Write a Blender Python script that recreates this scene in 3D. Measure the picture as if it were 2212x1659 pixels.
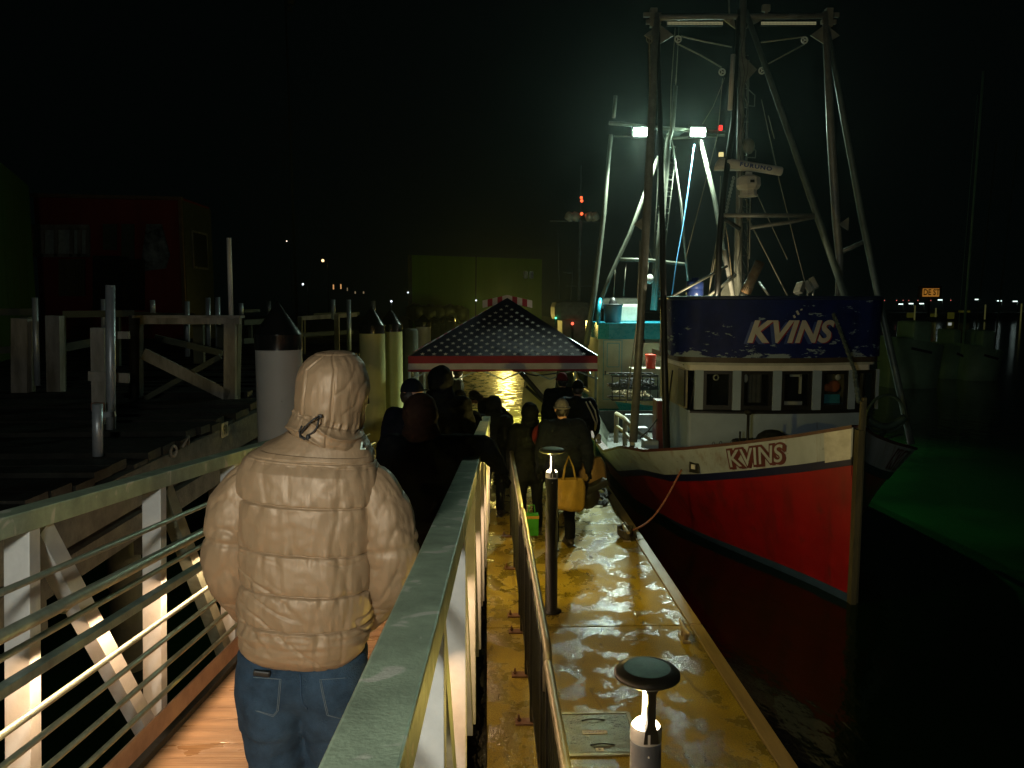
import bpy, bmesh, math, random
import numpy as np
from mathutils import Vector, Matrix, Euler, noise
random.seed(7)
for o in list(bpy.data.objects): bpy.data.objects.remove(o)
S = bpy.context.scene
COL = S.collection
R = math.radians
# ------------------------------------------------------------------ camera
FPX = 1700.0; PITCH = math.atan(174/1700); YAW = R(1.927); EYE = Vector((0, 0, 2.9))
cam_d = bpy.data.cameras.new('camera'); cam = bpy.data.objects.new('camera', cam_d); COL.objects.link(cam)
cam.location = EYE; cam.rotation_euler = (R(90)-PITCH, 0, -YAW)
cam_d.sensor_width = 36; cam_d.lens = 36*FPX/2211; cam_d.clip_start = .05; cam_d.clip_end = 2000
S.camera = cam
FW = Vector((math.sin(YAW)*math.cos(PITCH), math.cos(YAW)*math.cos(PITCH), -math.sin(PITCH)))
RT = Vector((math.cos(YAW), -math.sin(YAW), 0)); UP = RT.cross(FW)
def ray(x, y): return FW*FPX + RT*(x-1105.5) - UP*(y-829.5)
def PY(x, y, Y):                       # survey helper: the point of the place at distance Y
    r = ray(x, y); return EYE + r*(Y/r.y)
def GZ(x, y, z=0.0):                   # survey helper: the point on a level z
    r = ray(x, y); return EYE + r*((z-EYE.z)/r.z)
# ------------------------------------------------------------------ night sky
W = bpy.data.worlds.new('World'); S.world = W; W.use_nodes = True
bg = W.node_tree.nodes['Background']; bg.inputs[0].default_value = (.35, .72, .66, 1); bg.inputs[1].default_value = .0012
S.view_settings.view_transform = 'Standard'; S.view_settings.look = 'None'; S.view_settings.exposure = 0; S.view_settings.gamma = 1
S.render.engine = 'CYCLES'; S.render.resolution_x = 1024; S.render.resolution_y = 768
try: S.cycles.sample_clamp_indirect = 3.0
except Exception: pass
# ------------------------------------------------------------------ lamps of the place (tune here)
P_KEY = 285; KEY_POS = (-0.87, -0.9, 3.10); KEY_COL = (1.0, .985, .86)
P_FLOOD = 520; P_BOLL = 75; P_LED = 60; P_FAR = 90; P_DECK = 42
def lamp(name, kind, loc, power, col, size=.1, rot=None, **k):
    d = bpy.data.lights.new(name, kind); d.energy = power; d.color = col
    if kind == 'POINT': d.shadow_soft_size = size
    if kind == 'SPOT': d.shadow_soft_size = size; d.spot_size = k.get('cone', R(90)); d.spot_blend = .6
    if kind == 'AREA': d.shape = 'RECTANGLE'; d.size = size; d.size_y = k.get('size_y', size)
    o = bpy.data.objects.new(name, d); COL.objects.link(o); o.location = loc
    if rot: o.rotation_euler = rot
    return o
# ------------------------------------------------------------------ object helpers
ORG = {}
def tag(o, label=None, cat=None, group=None, kind=None):
    if label: o['label'] = label
    if cat: o['category'] = cat
    if group: o['group'] = group
    if kind: o['kind'] = kind
    return o
def thing(name, loc, label, cat, group=None, rot=None):
    o = bpy.data.objects.new(name, None); COL.objects.link(o); o.location = loc; o.empty_display_size = .1
    if rot is not None: o.rotation_euler = rot; ORG[o.name] = Vector((0, 0, 0))
    else: ORG[o.name] = Vector(loc)
    return tag(o, label, cat, group)
def link_mesh(name, me, parent=None, loc=None):
    o = bpy.data.objects.new(name, me); COL.objects.link(o)
    if parent is not None:
        o.parent = parent; org = ORG[parent.name]
    else: org = Vector(loc) if loc is not None else Vector((0, 0, 0)); o.location = org
    ORG[o.name] = org
    if org.length > 0: me.transform(Matrix.Translation(-org))
    return o
def basis(d):
    d = d.normalized(); a = Vector((0, 0, 1)) if abs(d.z) < .95 else Vector((1, 0, 0))
    u = d.cross(a).normalized(); return u, d.cross(u).normalized()
class MB:
    def __init__(s): s.v = []; s.f = []; s.m = []; s.sm = []
    def add(s, vs, fs, mi=0, smooth=False):
        b = len(s.v); s.v += [Vector(v) for v in vs]
        for f in fs: s.f.append([b+i for i in f]); s.m.append(mi); s.sm.append(smooth)
        return s
    def box(s, c, size, rot=None, mi=0, bev=0):
        c = Vector(c); x, y, z = [q/2 for q in size]
        M = rot if isinstance(rot, Matrix) else (Euler(rot).to_matrix() if rot else Matrix.Identity(3))
        if bev:
            b = min(bev, x*.9, y*.9, z*.9); vs = []
            bm = bmesh.new(); bmesh.ops.create_cube(bm, size=1)
            for v in bm.verts: v.co = Vector((v.co.x*2*x, v.co.y*2*y, v.co.z*2*z))
            bmesh.ops.bevel(bm, geom=list(bm.edges), offset=b, segments=2, affect='EDGES', profile=.6)
            bm.verts.index_update()
            s.add([c+M@v.co for v in bm.verts], [[v.index for v in f.verts] for f in bm.faces], mi, False); bm.free(); return s
        vs = [c+M@Vector((i*x, j*y, k*z)) for i in (-1, 1) for j in (-1, 1) for k in (-1, 1)]
        return s.add(vs, [(0,1,3,2),(4,6,7,5),(0,4,5,1),(2,3,7,6),(0,2,6,4),(1,5,7,3)], mi)
    def bar(s, a, b, w, h, mi=0, up=None):
        a, b = Vector(a), Vector(b); d = b-a; y = d.normalized()
        upv = Vector(up) if up else (Vector((0, 0, 1)) if abs(y.z) < .97 else Vector((0, 1, 0)))
        x = y.cross(upv).normalized(); z = x.cross(y).normalized()
        return s.box((a+b)/2, (w, d.length, h), Matrix((x, y, z)).transposed(), mi)
    def path(s, pts, r, n=8, mi=0, cap=True, closed=False):
        pts = [Vector(p) for p in pts]; k = len(pts); rs = r if isinstance(r, (list, tuple)) else [r]*k
        vs = []; u0 = None
        for i in range(k):
            if closed: d = pts[(i+1) % k]-pts[i-1]
            else: d = pts[min(i+1, k-1)]-pts[max(i-1, 0)]
            if d.length < 1e-9: d = Vector((0, 0, 1))
            d.normalize()
            if u0 is None: u0, _ = basis(d)
            u0 = (u0-d*u0.dot(d)).normalized(); w = d.cross(u0)
            vs += [pts[i]+(u0*math.cos(2*math.pi*j/n)+w*math.sin(2*math.pi*j/n))*rs[i] for j in range(n)]
        fs = []
        for i in range(k if closed else k-1):
            for j in range(n):
                a, b = i*n+j, i*n+(j+1) % n; c, e = ((i+1) % k)*n+(j+1) % n, ((i+1) % k)*n+j
                fs.append((a, b, c, e))
        s.add(vs, fs, mi, True)
        if cap and not closed:
            b = len(s.v)-len(vs)
            s.f.append([b+j for j in range(n)][::-1]); s.m.append(mi); s.sm.append(False)
            s.f.append([b+(k-1)*n+j for j in range(n)]); s.m.append(mi); s.sm.append(False)
        return s
    def tube(s, a, b, r0, r1=None, n=10, mi=0): return s.path([a, b], [r0, r0 if r1 is None else r1], n, mi)
    def lathe(s, c, prof, n=24, mi=0, M=None, smooth=True):
        c = Vector(c); M = M or Matrix.Identity(3); vs = []
        for (r, z) in prof:
            vs += [c+M@Vector((r*math.cos(2*math.pi*j/n), r*math.sin(2*math.pi*j/n), z)) for j in range(n)]
        fs = [(i*n+j, i*n+(j+1) % n, (i+1)*n+(j+1) % n, (i+1)*n+j) for i in range(len(prof)-1) for j in range(n)]
        return s.add(vs, fs, mi, smooth)
    def ball(s, c, r, n=16, mi=0, M=None):
        r = Vector((r, r, r)) if not isinstance(r, (tuple, list, Vector)) else Vector(r); M = M or Matrix.Identity(3); c = Vector(c); vs = []; h = n//2
        for i in range(h+1):
            t = math.pi*i/h
            vs += [c+M@Vector((r.x*math.sin(t)*math.cos(2*math.pi*j/n), r.y*math.sin(t)*math.sin(2*math.pi*j/n), r.z*math.cos(t))) for j in range(n)]
        fs = [(i*n+j, (i+1)*n+j, (i+1)*n+(j+1) % n, i*n+(j+1) % n) for i in range(h) for j in range(n)]
        return s.add(vs, fs, mi, True)
    def quad(s, a, b, c, d, mi=0, th=0):
        a, b, c, d = map(Vector, (a, b, c, d))
        if not th: return s.add([a, b, c, d], [(0,1,2,3)], mi)
        return s.prism([a, b, c, d], (b-a).cross(d-a).normalized()*th, mi)
    def prism(s, poly, off, mi=0):
        poly = [Vector(p) for p in poly]; n = len(poly); off = Vector(off)
        return s.add(poly+[p+off for p in poly], [list(range(n))[::-1], list(range(n, 2*n))]+[(i, (i+1) % n, n+(i+1) % n, n+i) for i in range(n)], mi)
    def grid(s, rows, mi=0, smooth=True, closed=False):
        k = len(rows[0]); vs = [p for r in rows for p in r]; fs = []
        for i in range(len(rows)-1):
            for j in range(k if closed else k-1): fs.append((i*k+j, i*k+(j+1) % k, (i+1)*k+(j+1) % k, (i+1)*k+j))
        return s.add(vs, fs, mi, smooth)
    def mesh(s, name, mats=()):
        me = bpy.data.meshes.new(name); me.from_pydata([tuple(v) for v in s.v], [], s.f)
        for m in (mats if isinstance(mats, (list, tuple)) else [mats]): me.materials.append(m)
        me.polygons.foreach_set('material_index', s.m); me.polygons.foreach_set('use_smooth', s.sm)
        bm = bmesh.new(); bm.from_mesh(me); bmesh.ops.remove_doubles(bm, verts=bm.verts, dist=1e-5)
        bmesh.ops.recalc_face_normals(bm, faces=bm.faces); bm.to_mesh(me); bm.free(); me.update(); return me
    def build(s, name, mats, parent=None, loc=None): return link_mesh(name, s.mesh(name, mats), parent, loc)
def evaluate(me, mods):                # run modifiers once and bake the result
    o = bpy.data.objects.new('tmp', me); COL.objects.link(o)
    for kind, kw in mods:
        m = o.modifiers.new(kind, kind)
        for a, b in kw.items(): setattr(m, a, b)
    bpy.context.view_layer.update()
    dg = bpy.context.evaluated_depsgraph_get(); out = bpy.data.meshes.new_from_object(o.evaluated_get(dg), depsgraph=dg)
    bpy.data.objects.remove(o); return out
def fuse(mb, name, mat, parent, voxel=.014, smooth=4, wrinkle=0, wscale=9, seed=0):   # one continuous skin over all the shapes
    me = mb.mesh(name, mat)
    me = evaluate(me, [('REMESH', dict(mode='VOXEL', voxel_size=voxel, use_smooth_shade=True)), ('SMOOTH', dict(factor=.5, iterations=smooth))])
    if wrinkle:
        for v, nrm in zip(me.vertices, [n.vector.copy() for n in me.vertex_normals]):
            p = Vector((v.co.x*wscale, v.co.y*wscale, v.co.z*wscale*1.7+seed*3.1))
            v.co += nrm*wrinkle*(noise.noise(p)+.5*noise.noise(p*2.3))
    me.materials.clear(); me.materials.append(mat); me.name = name
    me.polygons.foreach_set('use_smooth', [True]*len(me.polygons))
    return link_mesh(name, me, parent)
def copy_tree(o, parent=None):
    c = o.copy(); COL.objects.link(c); ORG[c.name] = ORG.get(o.name, Vector((0,0,0)))
    if parent is not None: c.parent = parent
    for ch in list(o.children): copy_tree(ch, c)
    return c
# ------------------------------------------------------------------ materials
MATS = {}
def stain(m, col, scale, stretch, lo, hi, k=.8, det=7):      # dirt with a shape of its own over a base coat
    nt = m.node_tree; N = nt.nodes; L = nt.links; p = N['Principled BSDF']; src = p.inputs['Base Color'].links[0].from_socket
    tc = N.new('ShaderNodeTexCoord'); mp = N.new('ShaderNodeMapping'); mp.inputs['Scale'].default_value = stretch; L.new(tc.outputs['Object'], mp.inputs[0])
    n = N.new('ShaderNodeTexNoise'); n.inputs['Scale'].default_value = scale; n.inputs['Detail'].default_value = det; n.inputs['Roughness'].default_value = .65; L.new(mp.outputs[0], n.inputs['Vector'])
    cr = N.new('ShaderNodeValToRGB'); e = cr.color_ramp.elements; e[0].position = lo; e[0].color = (0,0,0,1); e[1].position = hi; e[1].color = (k,k,k,1); L.new(n.outputs['Fac'], cr.inputs[0])
    mx = N.new('ShaderNodeMix'); mx.data_type = 'RGBA'; L.new(cr.outputs[0], mx.inputs['Factor']); L.new(src, mx.inputs[6]); mx.inputs[7].default_value = (*col, 1); L.new(mx.outputs[2], p.inputs['Base Color'])
def mat(name, col, rough=.6, metal=0., var=.25, scale=6., bump=0., bscale=60., spec=.5, stretch=(1,1,1), col2=None, thr=None, rough2=None, sheen=0, coat=0, emit=None, estr=0, trans=0):
    m = bpy.data.materials.new(name); m.use_nodes = True; nt = m.node_tree; N = nt.nodes; L = nt.links
    p = N['Principled BSDF']; tc = N.new('ShaderNodeTexCoord'); mp = N.new('ShaderNodeMapping'); mp.inputs['Scale'].default_value = stretch
    L.new(tc.outputs['Object'], mp.inputs[0])
    n1 = N.new('ShaderNodeTexNoise'); n1.inputs['Scale'].default_value = scale; n1.inputs['Detail'].default_value = 6; n1.inputs['Roughness'].default_value = .62
    L.new(mp.outputs[0], n1.inputs['Vector'])
    cr = N.new('ShaderNodeValToRGB'); L.new(n1.outputs['Fac'], cr.inputs[0])
    c = Vector(col[:3]); a = c*(1-var); b = c*(1+var)
    if col2 is not None and thr is not None:
        cr.color_ramp.elements[0].position = thr-.02; cr.color_ramp.elements[1].position = thr+.02; a = Vector(col); b = Vector(col2)
    elif col2 is not None:
        cr.color_ramp.elements[0].position = .35; cr.color_ramp.elements[1].position = .65; a = Vector(col); b = Vector(col2)
    else: cr.color_ramp.elements[0].position = .3; cr.color_ramp.elements[1].position = .7
    cr.color_ramp.elements[0].color = (*a, 1); cr.color_ramp.elements[1].color = (*b, 1)
    n2 = N.new('ShaderNodeTexNoise'); n2.inputs['Scale'].default_value = scale*4.3; n2.inputs['Detail'].default_value = 4; L.new(mp.outputs[0], n2.inputs['Vector'])
    mr = N.new('ShaderNodeMapRange'); mr.inputs['To Min'].default_value = max(.02, rough*.75); mr.inputs['To Max'].default_value = min(1, rough*1.25 if rough2 is None else rough2)
    L.new((n1 if rough2 is not None else n2).outputs['Fac'], mr.inputs['Value']); L.new(mr.outputs[0], p.inputs['Roughness'])
    L.new(cr.outputs[0], p.inputs['Base Color']); p.inputs['Metallic'].default_value = metal
    p.inputs['Specular IOR Level'].default_value = spec; p.inputs['Sheen Weight'].default_value = sheen; p.inputs['Coat Weight'].default_value = coat
    p.inputs['Transmission Weight'].default_value = trans
    if bump:
        nb = N.new('ShaderNodeTexNoise'); nb.inputs['Scale'].default_value = bscale; nb.inputs['Detail'].default_value = 5; L.new(mp.outputs[0], nb.inputs['Vector'])
        bp = N.new('ShaderNodeBump'); bp.inputs['Strength'].default_value = bump; bp.inputs['Distance'].default_value = .01
        L.new(nb.outputs['Fac'], bp.inputs['Height']); L.new(bp.outputs[0], p.inputs['Normal'])
    if emit: p.inputs['Emission Color'].default_value = (*emit, 1); p.inputs['Emission Strength'].default_value = estr
    MATS[name] = m; return m
def glow(name, col, strength):
    m = bpy.data.materials.new(name); m.use_nodes = True; nt = m.node_tree; nt.nodes.clear()
    e = nt.nodes.new('ShaderNodeEmission'); o = nt.nodes.new('ShaderNodeOutputMaterial'); e.inputs[0].default_value = (*col, 1); e.inputs[1].default_value = strength
    nt.links.new(e.outputs[0], o.inputs[0]); MATS[name] = m; return m
galv = mat('galvanised', (.30, .34, .26), .42, .6, .22, 14, .12, 90, rough2=.5)
galv_top = mat('rail_top_metal', (.22, .31, .27), .42, .55, .3, 9, .15, 120)  # floodlight's green reflection is tinted into this metal
post_m = mat('brushed_aluminium', (.56, .57, .55), .5, .2, .12, 10, .06, 80)
steel_d = mat('dark_steel', (.05, .055, .05), .45, .7, .3, 10, .1, 60)
black = mat('black_powder_coat', (.012, .013, .012), .45, .1, .2, 8)
white_p = mat('white_paint', (.62, .62, .56), .5, 0, .12, 5, .1, 30)
white_s = mat('stained_white_paint', (.34, .40, .43), .55, 0, .2, 3, .1, 30, stretch=(1,1,.3))
pile_w = mat('piling_sleeve', (.44, .44, .40), .6, 0, .08, 3, .05, 50)
stain(white_s, (.20,.13,.06), 7, (1,1,.10), .53, .70, .75); stain(white_s, (.16,.15,.12), 26, (1,1,1), .66, .70, .8, 3); stain(pile_w, (.16,.16,.12), 4, (1,1,.12), .56, .75, .6); stain(pile_w, (.12,.10,.07), 16, (1,1,1), .70, .74, .7, 3)
wood_w = mat('weathered_painted_timber', (.30, .29, .25), .85, 0, .3, 5, .5, 35, stretch=(1,1,.25), col2=(.13,.12,.09))
wood_g = mat('green_grey_timber', (.075, .085, .055), .9, 0, .4, 5, .6, 30, stretch=(.5,.5,1), col2=(.05,.06,.04))
wood_d = mat('wet_dark_timber', (.018, .019, .016), .6, 0, .5, 4, .6, 25, spec=.15)
brownw = mat('varnished_timber', (.055, .042, .025), .6, 0, .4, 5, .3, 30, stretch=(1,1,.2))
red_h = mat('red_hull_paint', (.24, .002, .003), .5, 0, .2, 2.2, .08, 30)
blue_p = mat('flaking_blue_paint', (.005, .012, .10), .6, 0, .3, 4, .1, 30, spec=.2)
blue_s = mat('dark_blue_stripe', (.006, .009, .045), .5)
teal_p = mat('teal_gloss_paint', (.02, .30, .42), .28, 0, .12, 3, .05, 25)
glassd = mat('dark_window_glass', (.008, .010, .010), .06, 0, .2, 3, spec=.9)
rope_m = mat('rope_fibre', (.45, .36, .22), .9, 0, .3, 20, .8, 160)
rope_r = mat('red_rope', (.40, .16, .10), .9, 0, .3, 20, .8, 160)
rubber = mat('black_rubber', (.015, .015, .015), .6)
rustp = mat('rusty_exhaust', (.50, .42, .26), .45, .15, .4, 6, .2, 40, col2=(.34, .17, .07))
denim = mat('blue_denim', (.028, .054, .088), .95, 0, .4, 14, .5, 260, spec=.2)
skin = mat('skin', (.42, .24, .16), .55, 0, .1, 8)
skin_d = mat('deep_skin', (.12, .06, .04), .55, 0, .1, 8)
hairb = mat('black_hair', (.012, .010, .009), .45, 0, .4, 30, .6, 120, stretch=(1,1,.2))
shoe_m = mat('black_leather', (.015, .013, .012), .45)
cloths = {k: mat(k+'_cloth', c, .9, 0, .25, 9, .3, 60, spec=.06) for k, c in dict(black=(.004,.005,.006), navy=(.005,.007,.013), brown=(.022,.012,.008), charcoal=(.007,.007,.007),  # dark cloths carry the shade over the crowd in their colour
          pink=(.50,.14,.16), maroon=(.12,.012,.016), mustard=(.42,.27,.05), ochre=(.30,.19,.04), grey=(.10,.10,.105), teal=(.01,.04,.045), olive=(.05,.045,.025), white=(.7,.7,.66), lime=(.05,.28,.03)).items()}
# ================================================================== water, docks, quay
def water_mat():
    m = bpy.data.materials.new('harbour_water'); m.use_nodes = True; nt = m.node_tree; N = nt.nodes; L = nt.links; p = N['Principled BSDF']
    p.inputs['Base Color'].default_value = (.004, .030, .008, 1); p.inputs['Roughness'].default_value = .09; p.inputs['IOR'].default_value = 1.33
    tc = N.new('ShaderNodeTexCoord'); n1 = N.new('ShaderNodeTexNoise'); n1.inputs['Scale'].default_value = 3.2; n1.inputs['Detail'].default_value = 4
    mp = N.new('ShaderNodeMapping'); mp.inputs['Scale'].default_value = (1, .55, 1); L.new(tc.outputs['Object'], mp.inputs[0]); L.new(mp.outputs[0], n1.inputs['Vector'])
    b = N.new('ShaderNodeBump'); b.inputs['Strength'].default_value = .22; b.inputs['Distance'].default_value = .06; L.new(n1.outputs['Fac'], b.inputs['Height']); L.new(b.outputs[0], p.inputs['Normal'])
    n2 = N.new('ShaderNodeTexNoise'); n2.inputs['Scale'].default_value = .25; n2.inputs['Detail'].default_value = 3; L.new(tc.outputs['Object'], n2.inputs['Vector'])
    cr = N.new('ShaderNodeValToRGB'); cr.color_ramp.elements[0].color = (.0006, .005, .001, 1); cr.color_ramp.elements[1].color = (.0015, .018, .0025, 1)
    cr.color_ramp.elements[0].position = .42; cr.color_ramp.elements[1].position = .78; L.new(n2.outputs['Fac'], cr.inputs[0]); L.new(cr.outputs[0], p.inputs['Base Color'])
    return m
tag(MB().quad((-400,-60,-.5), (400,-60,-.5), (400,700,-.5), (-400,700,-.5)).build('water', water_mat()), 'dark green harbour water with faint ripples', None, None, 'structure')
def dock_mat():
    m = bpy.data.materials.new('wet_concrete'); m.use_nodes = True; nt = m.node_tree; N = nt.nodes; L = nt.links; p = N['Principled BSDF']
    tc = N.new('ShaderNodeTexCoord')
    def nz(sc, det=5, st=(1,1,1), dist=0):
        mp = N.new('ShaderNodeMapping'); mp.inputs['Scale'].default_value = st; L.new(tc.outputs['Object'], mp.inputs[0])
        n = N.new('ShaderNodeTexNoise'); n.inputs['Scale'].default_value = sc; n.inputs['Detail'].default_value = det; n.inputs['Distortion'].default_value = dist; L.new(mp.outputs[0], n.inputs['Vector']); return n
    def ramp(src, a, b, ca, cb):
        r = N.new('ShaderNodeValToRGB'); e = r.color_ramp.elements; e[0].position = a; e[1].position = b; e[0].color = (*ca, 1); e[1].color = (*cb, 1); L.new(src, r.inputs[0]); return r
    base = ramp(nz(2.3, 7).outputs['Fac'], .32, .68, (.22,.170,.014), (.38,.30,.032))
    pud_n = nz(3.4, 12, (1,.9,1), .3); frag = nz(24, 6); pm = N.new('ShaderNodeMath'); pm.operation = 'MULTIPLY_ADD'; pm.inputs[1].default_value = .30; L.new(frag.outputs['Fac'], pm.inputs[0]); L.new(pud_n.outputs['Fac'], pm.inputs[2]); pud = ramp(pm.outputs[0], .65, .70, (0,0,0), (1,1,1))      # where water stands
    dark = N.new('ShaderNodeMix'); dark.data_type = 'RGBA'; dark.blend_type = 'MULTIPLY'; L.new(pud.outputs[0], dark.inputs['Factor']); L.new(base.outputs[0], dark.inputs[6]); dark.inputs[7].default_value = (.66,.68,.66,1)
    grit = ramp(nz(95, 3).outputs['Fac'], .36, .62, (.62,.60,.55), (1.12,1.12,1.1)); scuff = ramp(nz(7, 8, (1,.35,1), 1.2).outputs['Fac'], .60, .68, (1,1,1), (.55,.52,.45))
    g1 = N.new('ShaderNodeMix'); g1.data_type = 'RGBA'; g1.blend_type = 'MULTIPLY'; g1.inputs['Factor'].default_value = 1; L.new(dark.outputs[2], g1.inputs[6]); L.new(grit.outputs[0], g1.inputs[7])
    g2 = N.new('ShaderNodeMix'); g2.data_type = 'RGBA'; g2.blend_type = 'MULTIPLY'; g2.inputs['Factor'].default_value = 1; L.new(g1.outputs[2], g2.inputs[6]); L.new(scuff.outputs[0], g2.inputs[7])
    L.new(g2.outputs[2], p.inputs['Base Color'])
    rr = N.new('ShaderNodeMapRange'); L.new(pud.outputs[0], rr.inputs['Value']); rr.inputs['To Min'].default_value = .60; rr.inputs['To Max'].default_value = .16
    L.new(rr.outputs[0], p.inputs['Roughness'])
    brush = nz(30, 4, (.25, 3.0, 1)); gr = nz(85, 2); 
    mx = N.new('ShaderNodeMath'); mx.operation = 'MULTIPLY_ADD'; mx.inputs[1].default_value = .4; L.new(brush.outputs['Fac'], mx.inputs[0]); L.new(gr.outputs['Fac'], mx.inputs[2])
    inv = N.new('ShaderNodeMapRange'); L.new(pud.outputs[0], inv.inputs['Value']); inv.inputs['To Min'].default_value = 1; inv.inputs['To Max'].default_value = .85
    ml = N.new('ShaderNodeMath'); ml.operation = 'MULTIPLY'; L.new(mx.outputs[0], ml.inputs[0]); L.new(inv.outputs[0], ml.inputs[1])
    b = N.new('ShaderNodeBump'); b.inputs['Strength'].default_value = .8; b.inputs['Distance'].default_value = .0034; L.new(ml.outputs[0], b.inputs['Height']); L.new(b.outputs[0], p.inputs['Normal'])
    sp = N.new('ShaderNodeMapRange'); L.new(pud.outputs[0], sp.inputs['Value']); sp.inputs['To Min'].default_value = .18; sp.inputs['To Max'].default_value = .9; L.new(sp.outputs[0], p.inputs['Specular IOR Level'])
    return m
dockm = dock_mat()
d = MB(); joints = [-6, -3.0, .25, 3.55, 6.82, 10.1, 13.4, 16.7, 20, 23.3, 26.6, 29.9, 33.2, 36.5, 40, 46]
for a, b in zip(joints[:-1], joints[1:]):
    x0 = 0.0 if b < 10.2 else -1.95
    d.box(((x0+1.835)/2, (a+b)/2, -.22), (1.835-x0, b-a-.014, .44), bev=.008)
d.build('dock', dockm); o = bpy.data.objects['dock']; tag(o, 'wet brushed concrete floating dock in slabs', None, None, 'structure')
d = MB()
d.box((.9, 20, -.30), (1.78, 52, .32)); d.box((-1.0, 28, -.30), (1.8, 35.6, .32))
tag(d.build('dock_float', black), 'dark floats under the dock', None, None, 'structure')
d = MB()
for a, b in zip(joints[:-1], joints[1:]): d.box((1.895, (a+b)/2, -.085), (.11, b-a-.012, .19), bev=.006)
tag(d.build('dock_edge', mat('edge_timber', (.22,.17,.07), .5, 0, .35, 6, .4, 40, stretch=(1,.15,1))), 'timber edge board along the dock', None, None, 'structure')
# quay far behind
q = MB(); q.prism([(-90,27,-.6), (-9,27,-.6), (-9,44,-.6), (7,44,-.6), (7,95,-.6), (-90,95,-.6)], (0,0,2.0))
tag(q.build('quay', mat('quay_concrete', (.05,.05,.045), .8, 0, .3, 1.0)), 'dark quay the buildings stand on', None, None, 'structure')
q = MB(); q.prism([(20,160,-.6), (400,160,-.6), (400,220,-.6), (20,220,-.6)], (0,0,1.6))
tag(q.build('far_shore', wood_d), 'far side of the harbour', None, None, 'structure')
# ------------------------------------------------------------------ hatch, cleats, bollards
h = thing('dock_hatch', (.73, 5.03, 0), 'square steel service hatch set in the dock near the round-topped bollard', 'hatch')
hm = mat('hatch_plate', (.12,.105,.05), .3, .4, .3, 9, .4, 50, rough2=.15)
m_ = MB(); x0, x1, y0, y1 = .50, 1.0, 4.78, 5.30
for (a, b) in (((x0,y0),(x1,y0)), ((x1,y0),(x1,y1)), ((x1,y1),(x0,y1)), ((x0,y1),(x0,y0))): m_.bar((*a,.005), (*b,.005), .026, .012)
m_.build('hatch_frame', mat('hatch_frame_metal', (.30,.27,.15), .4, .5), h)
MB().box(((x0+x1)/2, (y0+y1)/2, .003), (x1-x0-.03, y1-y0-.03, .008), bev=.002).build('hatch_lid', hm, h)
m_ = MB(); m_.path([(.66+.02*i, 5.20, .010+.010*math.sin(math.pi*i/8)) for i in range(9)], .005, 6).build('handle', steel_d, h)
m_ = MB(); m_.path([(.68+.02*i, 4.89, .010+.010*math.sin(math.pi*i/8)) for i in range(9)], .005, 6).build('handle', steel_d, h)
m_ = MB(); m_.box((.73,5.045,.0095), (.17,.045,.004), mi=0)
for i in range(14): m_.box((.665+i*.0098, 5.045+random.uniform(-.003,.003), .0125), (.005, random.uniform(.008,.018), .002), mi=1)
m_.build('name_plate', [mat('plate_metal', (.55,.50,.30), .4), black], h)
m_ = MB(); m_.box((.735,4.835,.0095), (.05,.035,.004)); m_.box((.735,4.835,.0125), (.02,.004,.002), (0,0,.5), 1); m_.box((.735,4.84,.0125), (.02,.004,.002), (0,0,-.4), 1)
m_.build('small_plate', [MATS['plate_metal'], black], h)
def cleat(x, y, label, s=1., rz=0.0, rope=False):
    t = thing('mooring_cleat', (x, y, 0), label, 'cleat', 'mooring cleats along the dock edge')
    cm = MATS.get('cleat_iron') or mat('cleat_iron', (.30,.24,.13), .45, .3, .3, 12, .3, 60)
    m = MB(); m.box((x,y,.011), (.07*s,.20*s,.022), bev=.006)
    m.build('base_plate', cm, t)
    m = MB(); m.path([(x, y-.17*s, .115*s), (x, y-.08*s, .10*s), (x, y, .096*s), (x, y+.08*s, .10*s), (x, y+.17*s, .115*s)], [.012*s,.02*s,.022*s,.02*s,.012*s], 10)
    m.tube((x,y-.045*s,.01), (x,y-.035*s,.10*s), .022*s, .018*s); m.tube((x,y+.045*s,.01), (x,y+.035*s,.10*s), .022*s, .018*s)
    m.build('horn', cm, t); return t
cleat(1.715, 6.52, 'bare iron cleat on the dock edge between the two bollard lamps')
cleat(1.72, 9.43, 'cleat wrapped in dark mooring line beside the red hull', 1.25)
cleat(1.72, 13.0, 'far cleat at the dock edge beyond the rope-wrapped one')
# the mooring line: coil on the cleat, then up to the hull
ml = thing('mooring_line', (1.72, 9.43, .05), 'reddish mooring line running from the dock cleat up to the fishing boat bow', 'rope')
m = MB(); pts = []
for i in range(90):
    t = i/89; a = t*2*math.pi*4.5; pts.append((1.72+.075*math.cos(a)*(1+.2*math.sin(3*a)), 9.43+.15*math.sin(a), .045+.10*t+.01*math.sin(5*a)))
m.path(pts, .017, 7).build('coil', mat('dark_wet_rope', (.035,.03,.02), .7, 0, .4, 30, .8, 120), ml)
A = Vector((1.78, 9.40, .12)); B = Vector((2.60, 10.22, .70)); m = MB()
m.path([A.lerp(B, t)+Vector((0,0,-.20*math.sin(math.pi*t)*(1-.25*t))) for t in [i/16 for i in range(17)]], .013, 8).build('line', rope_r, ml)
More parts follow.
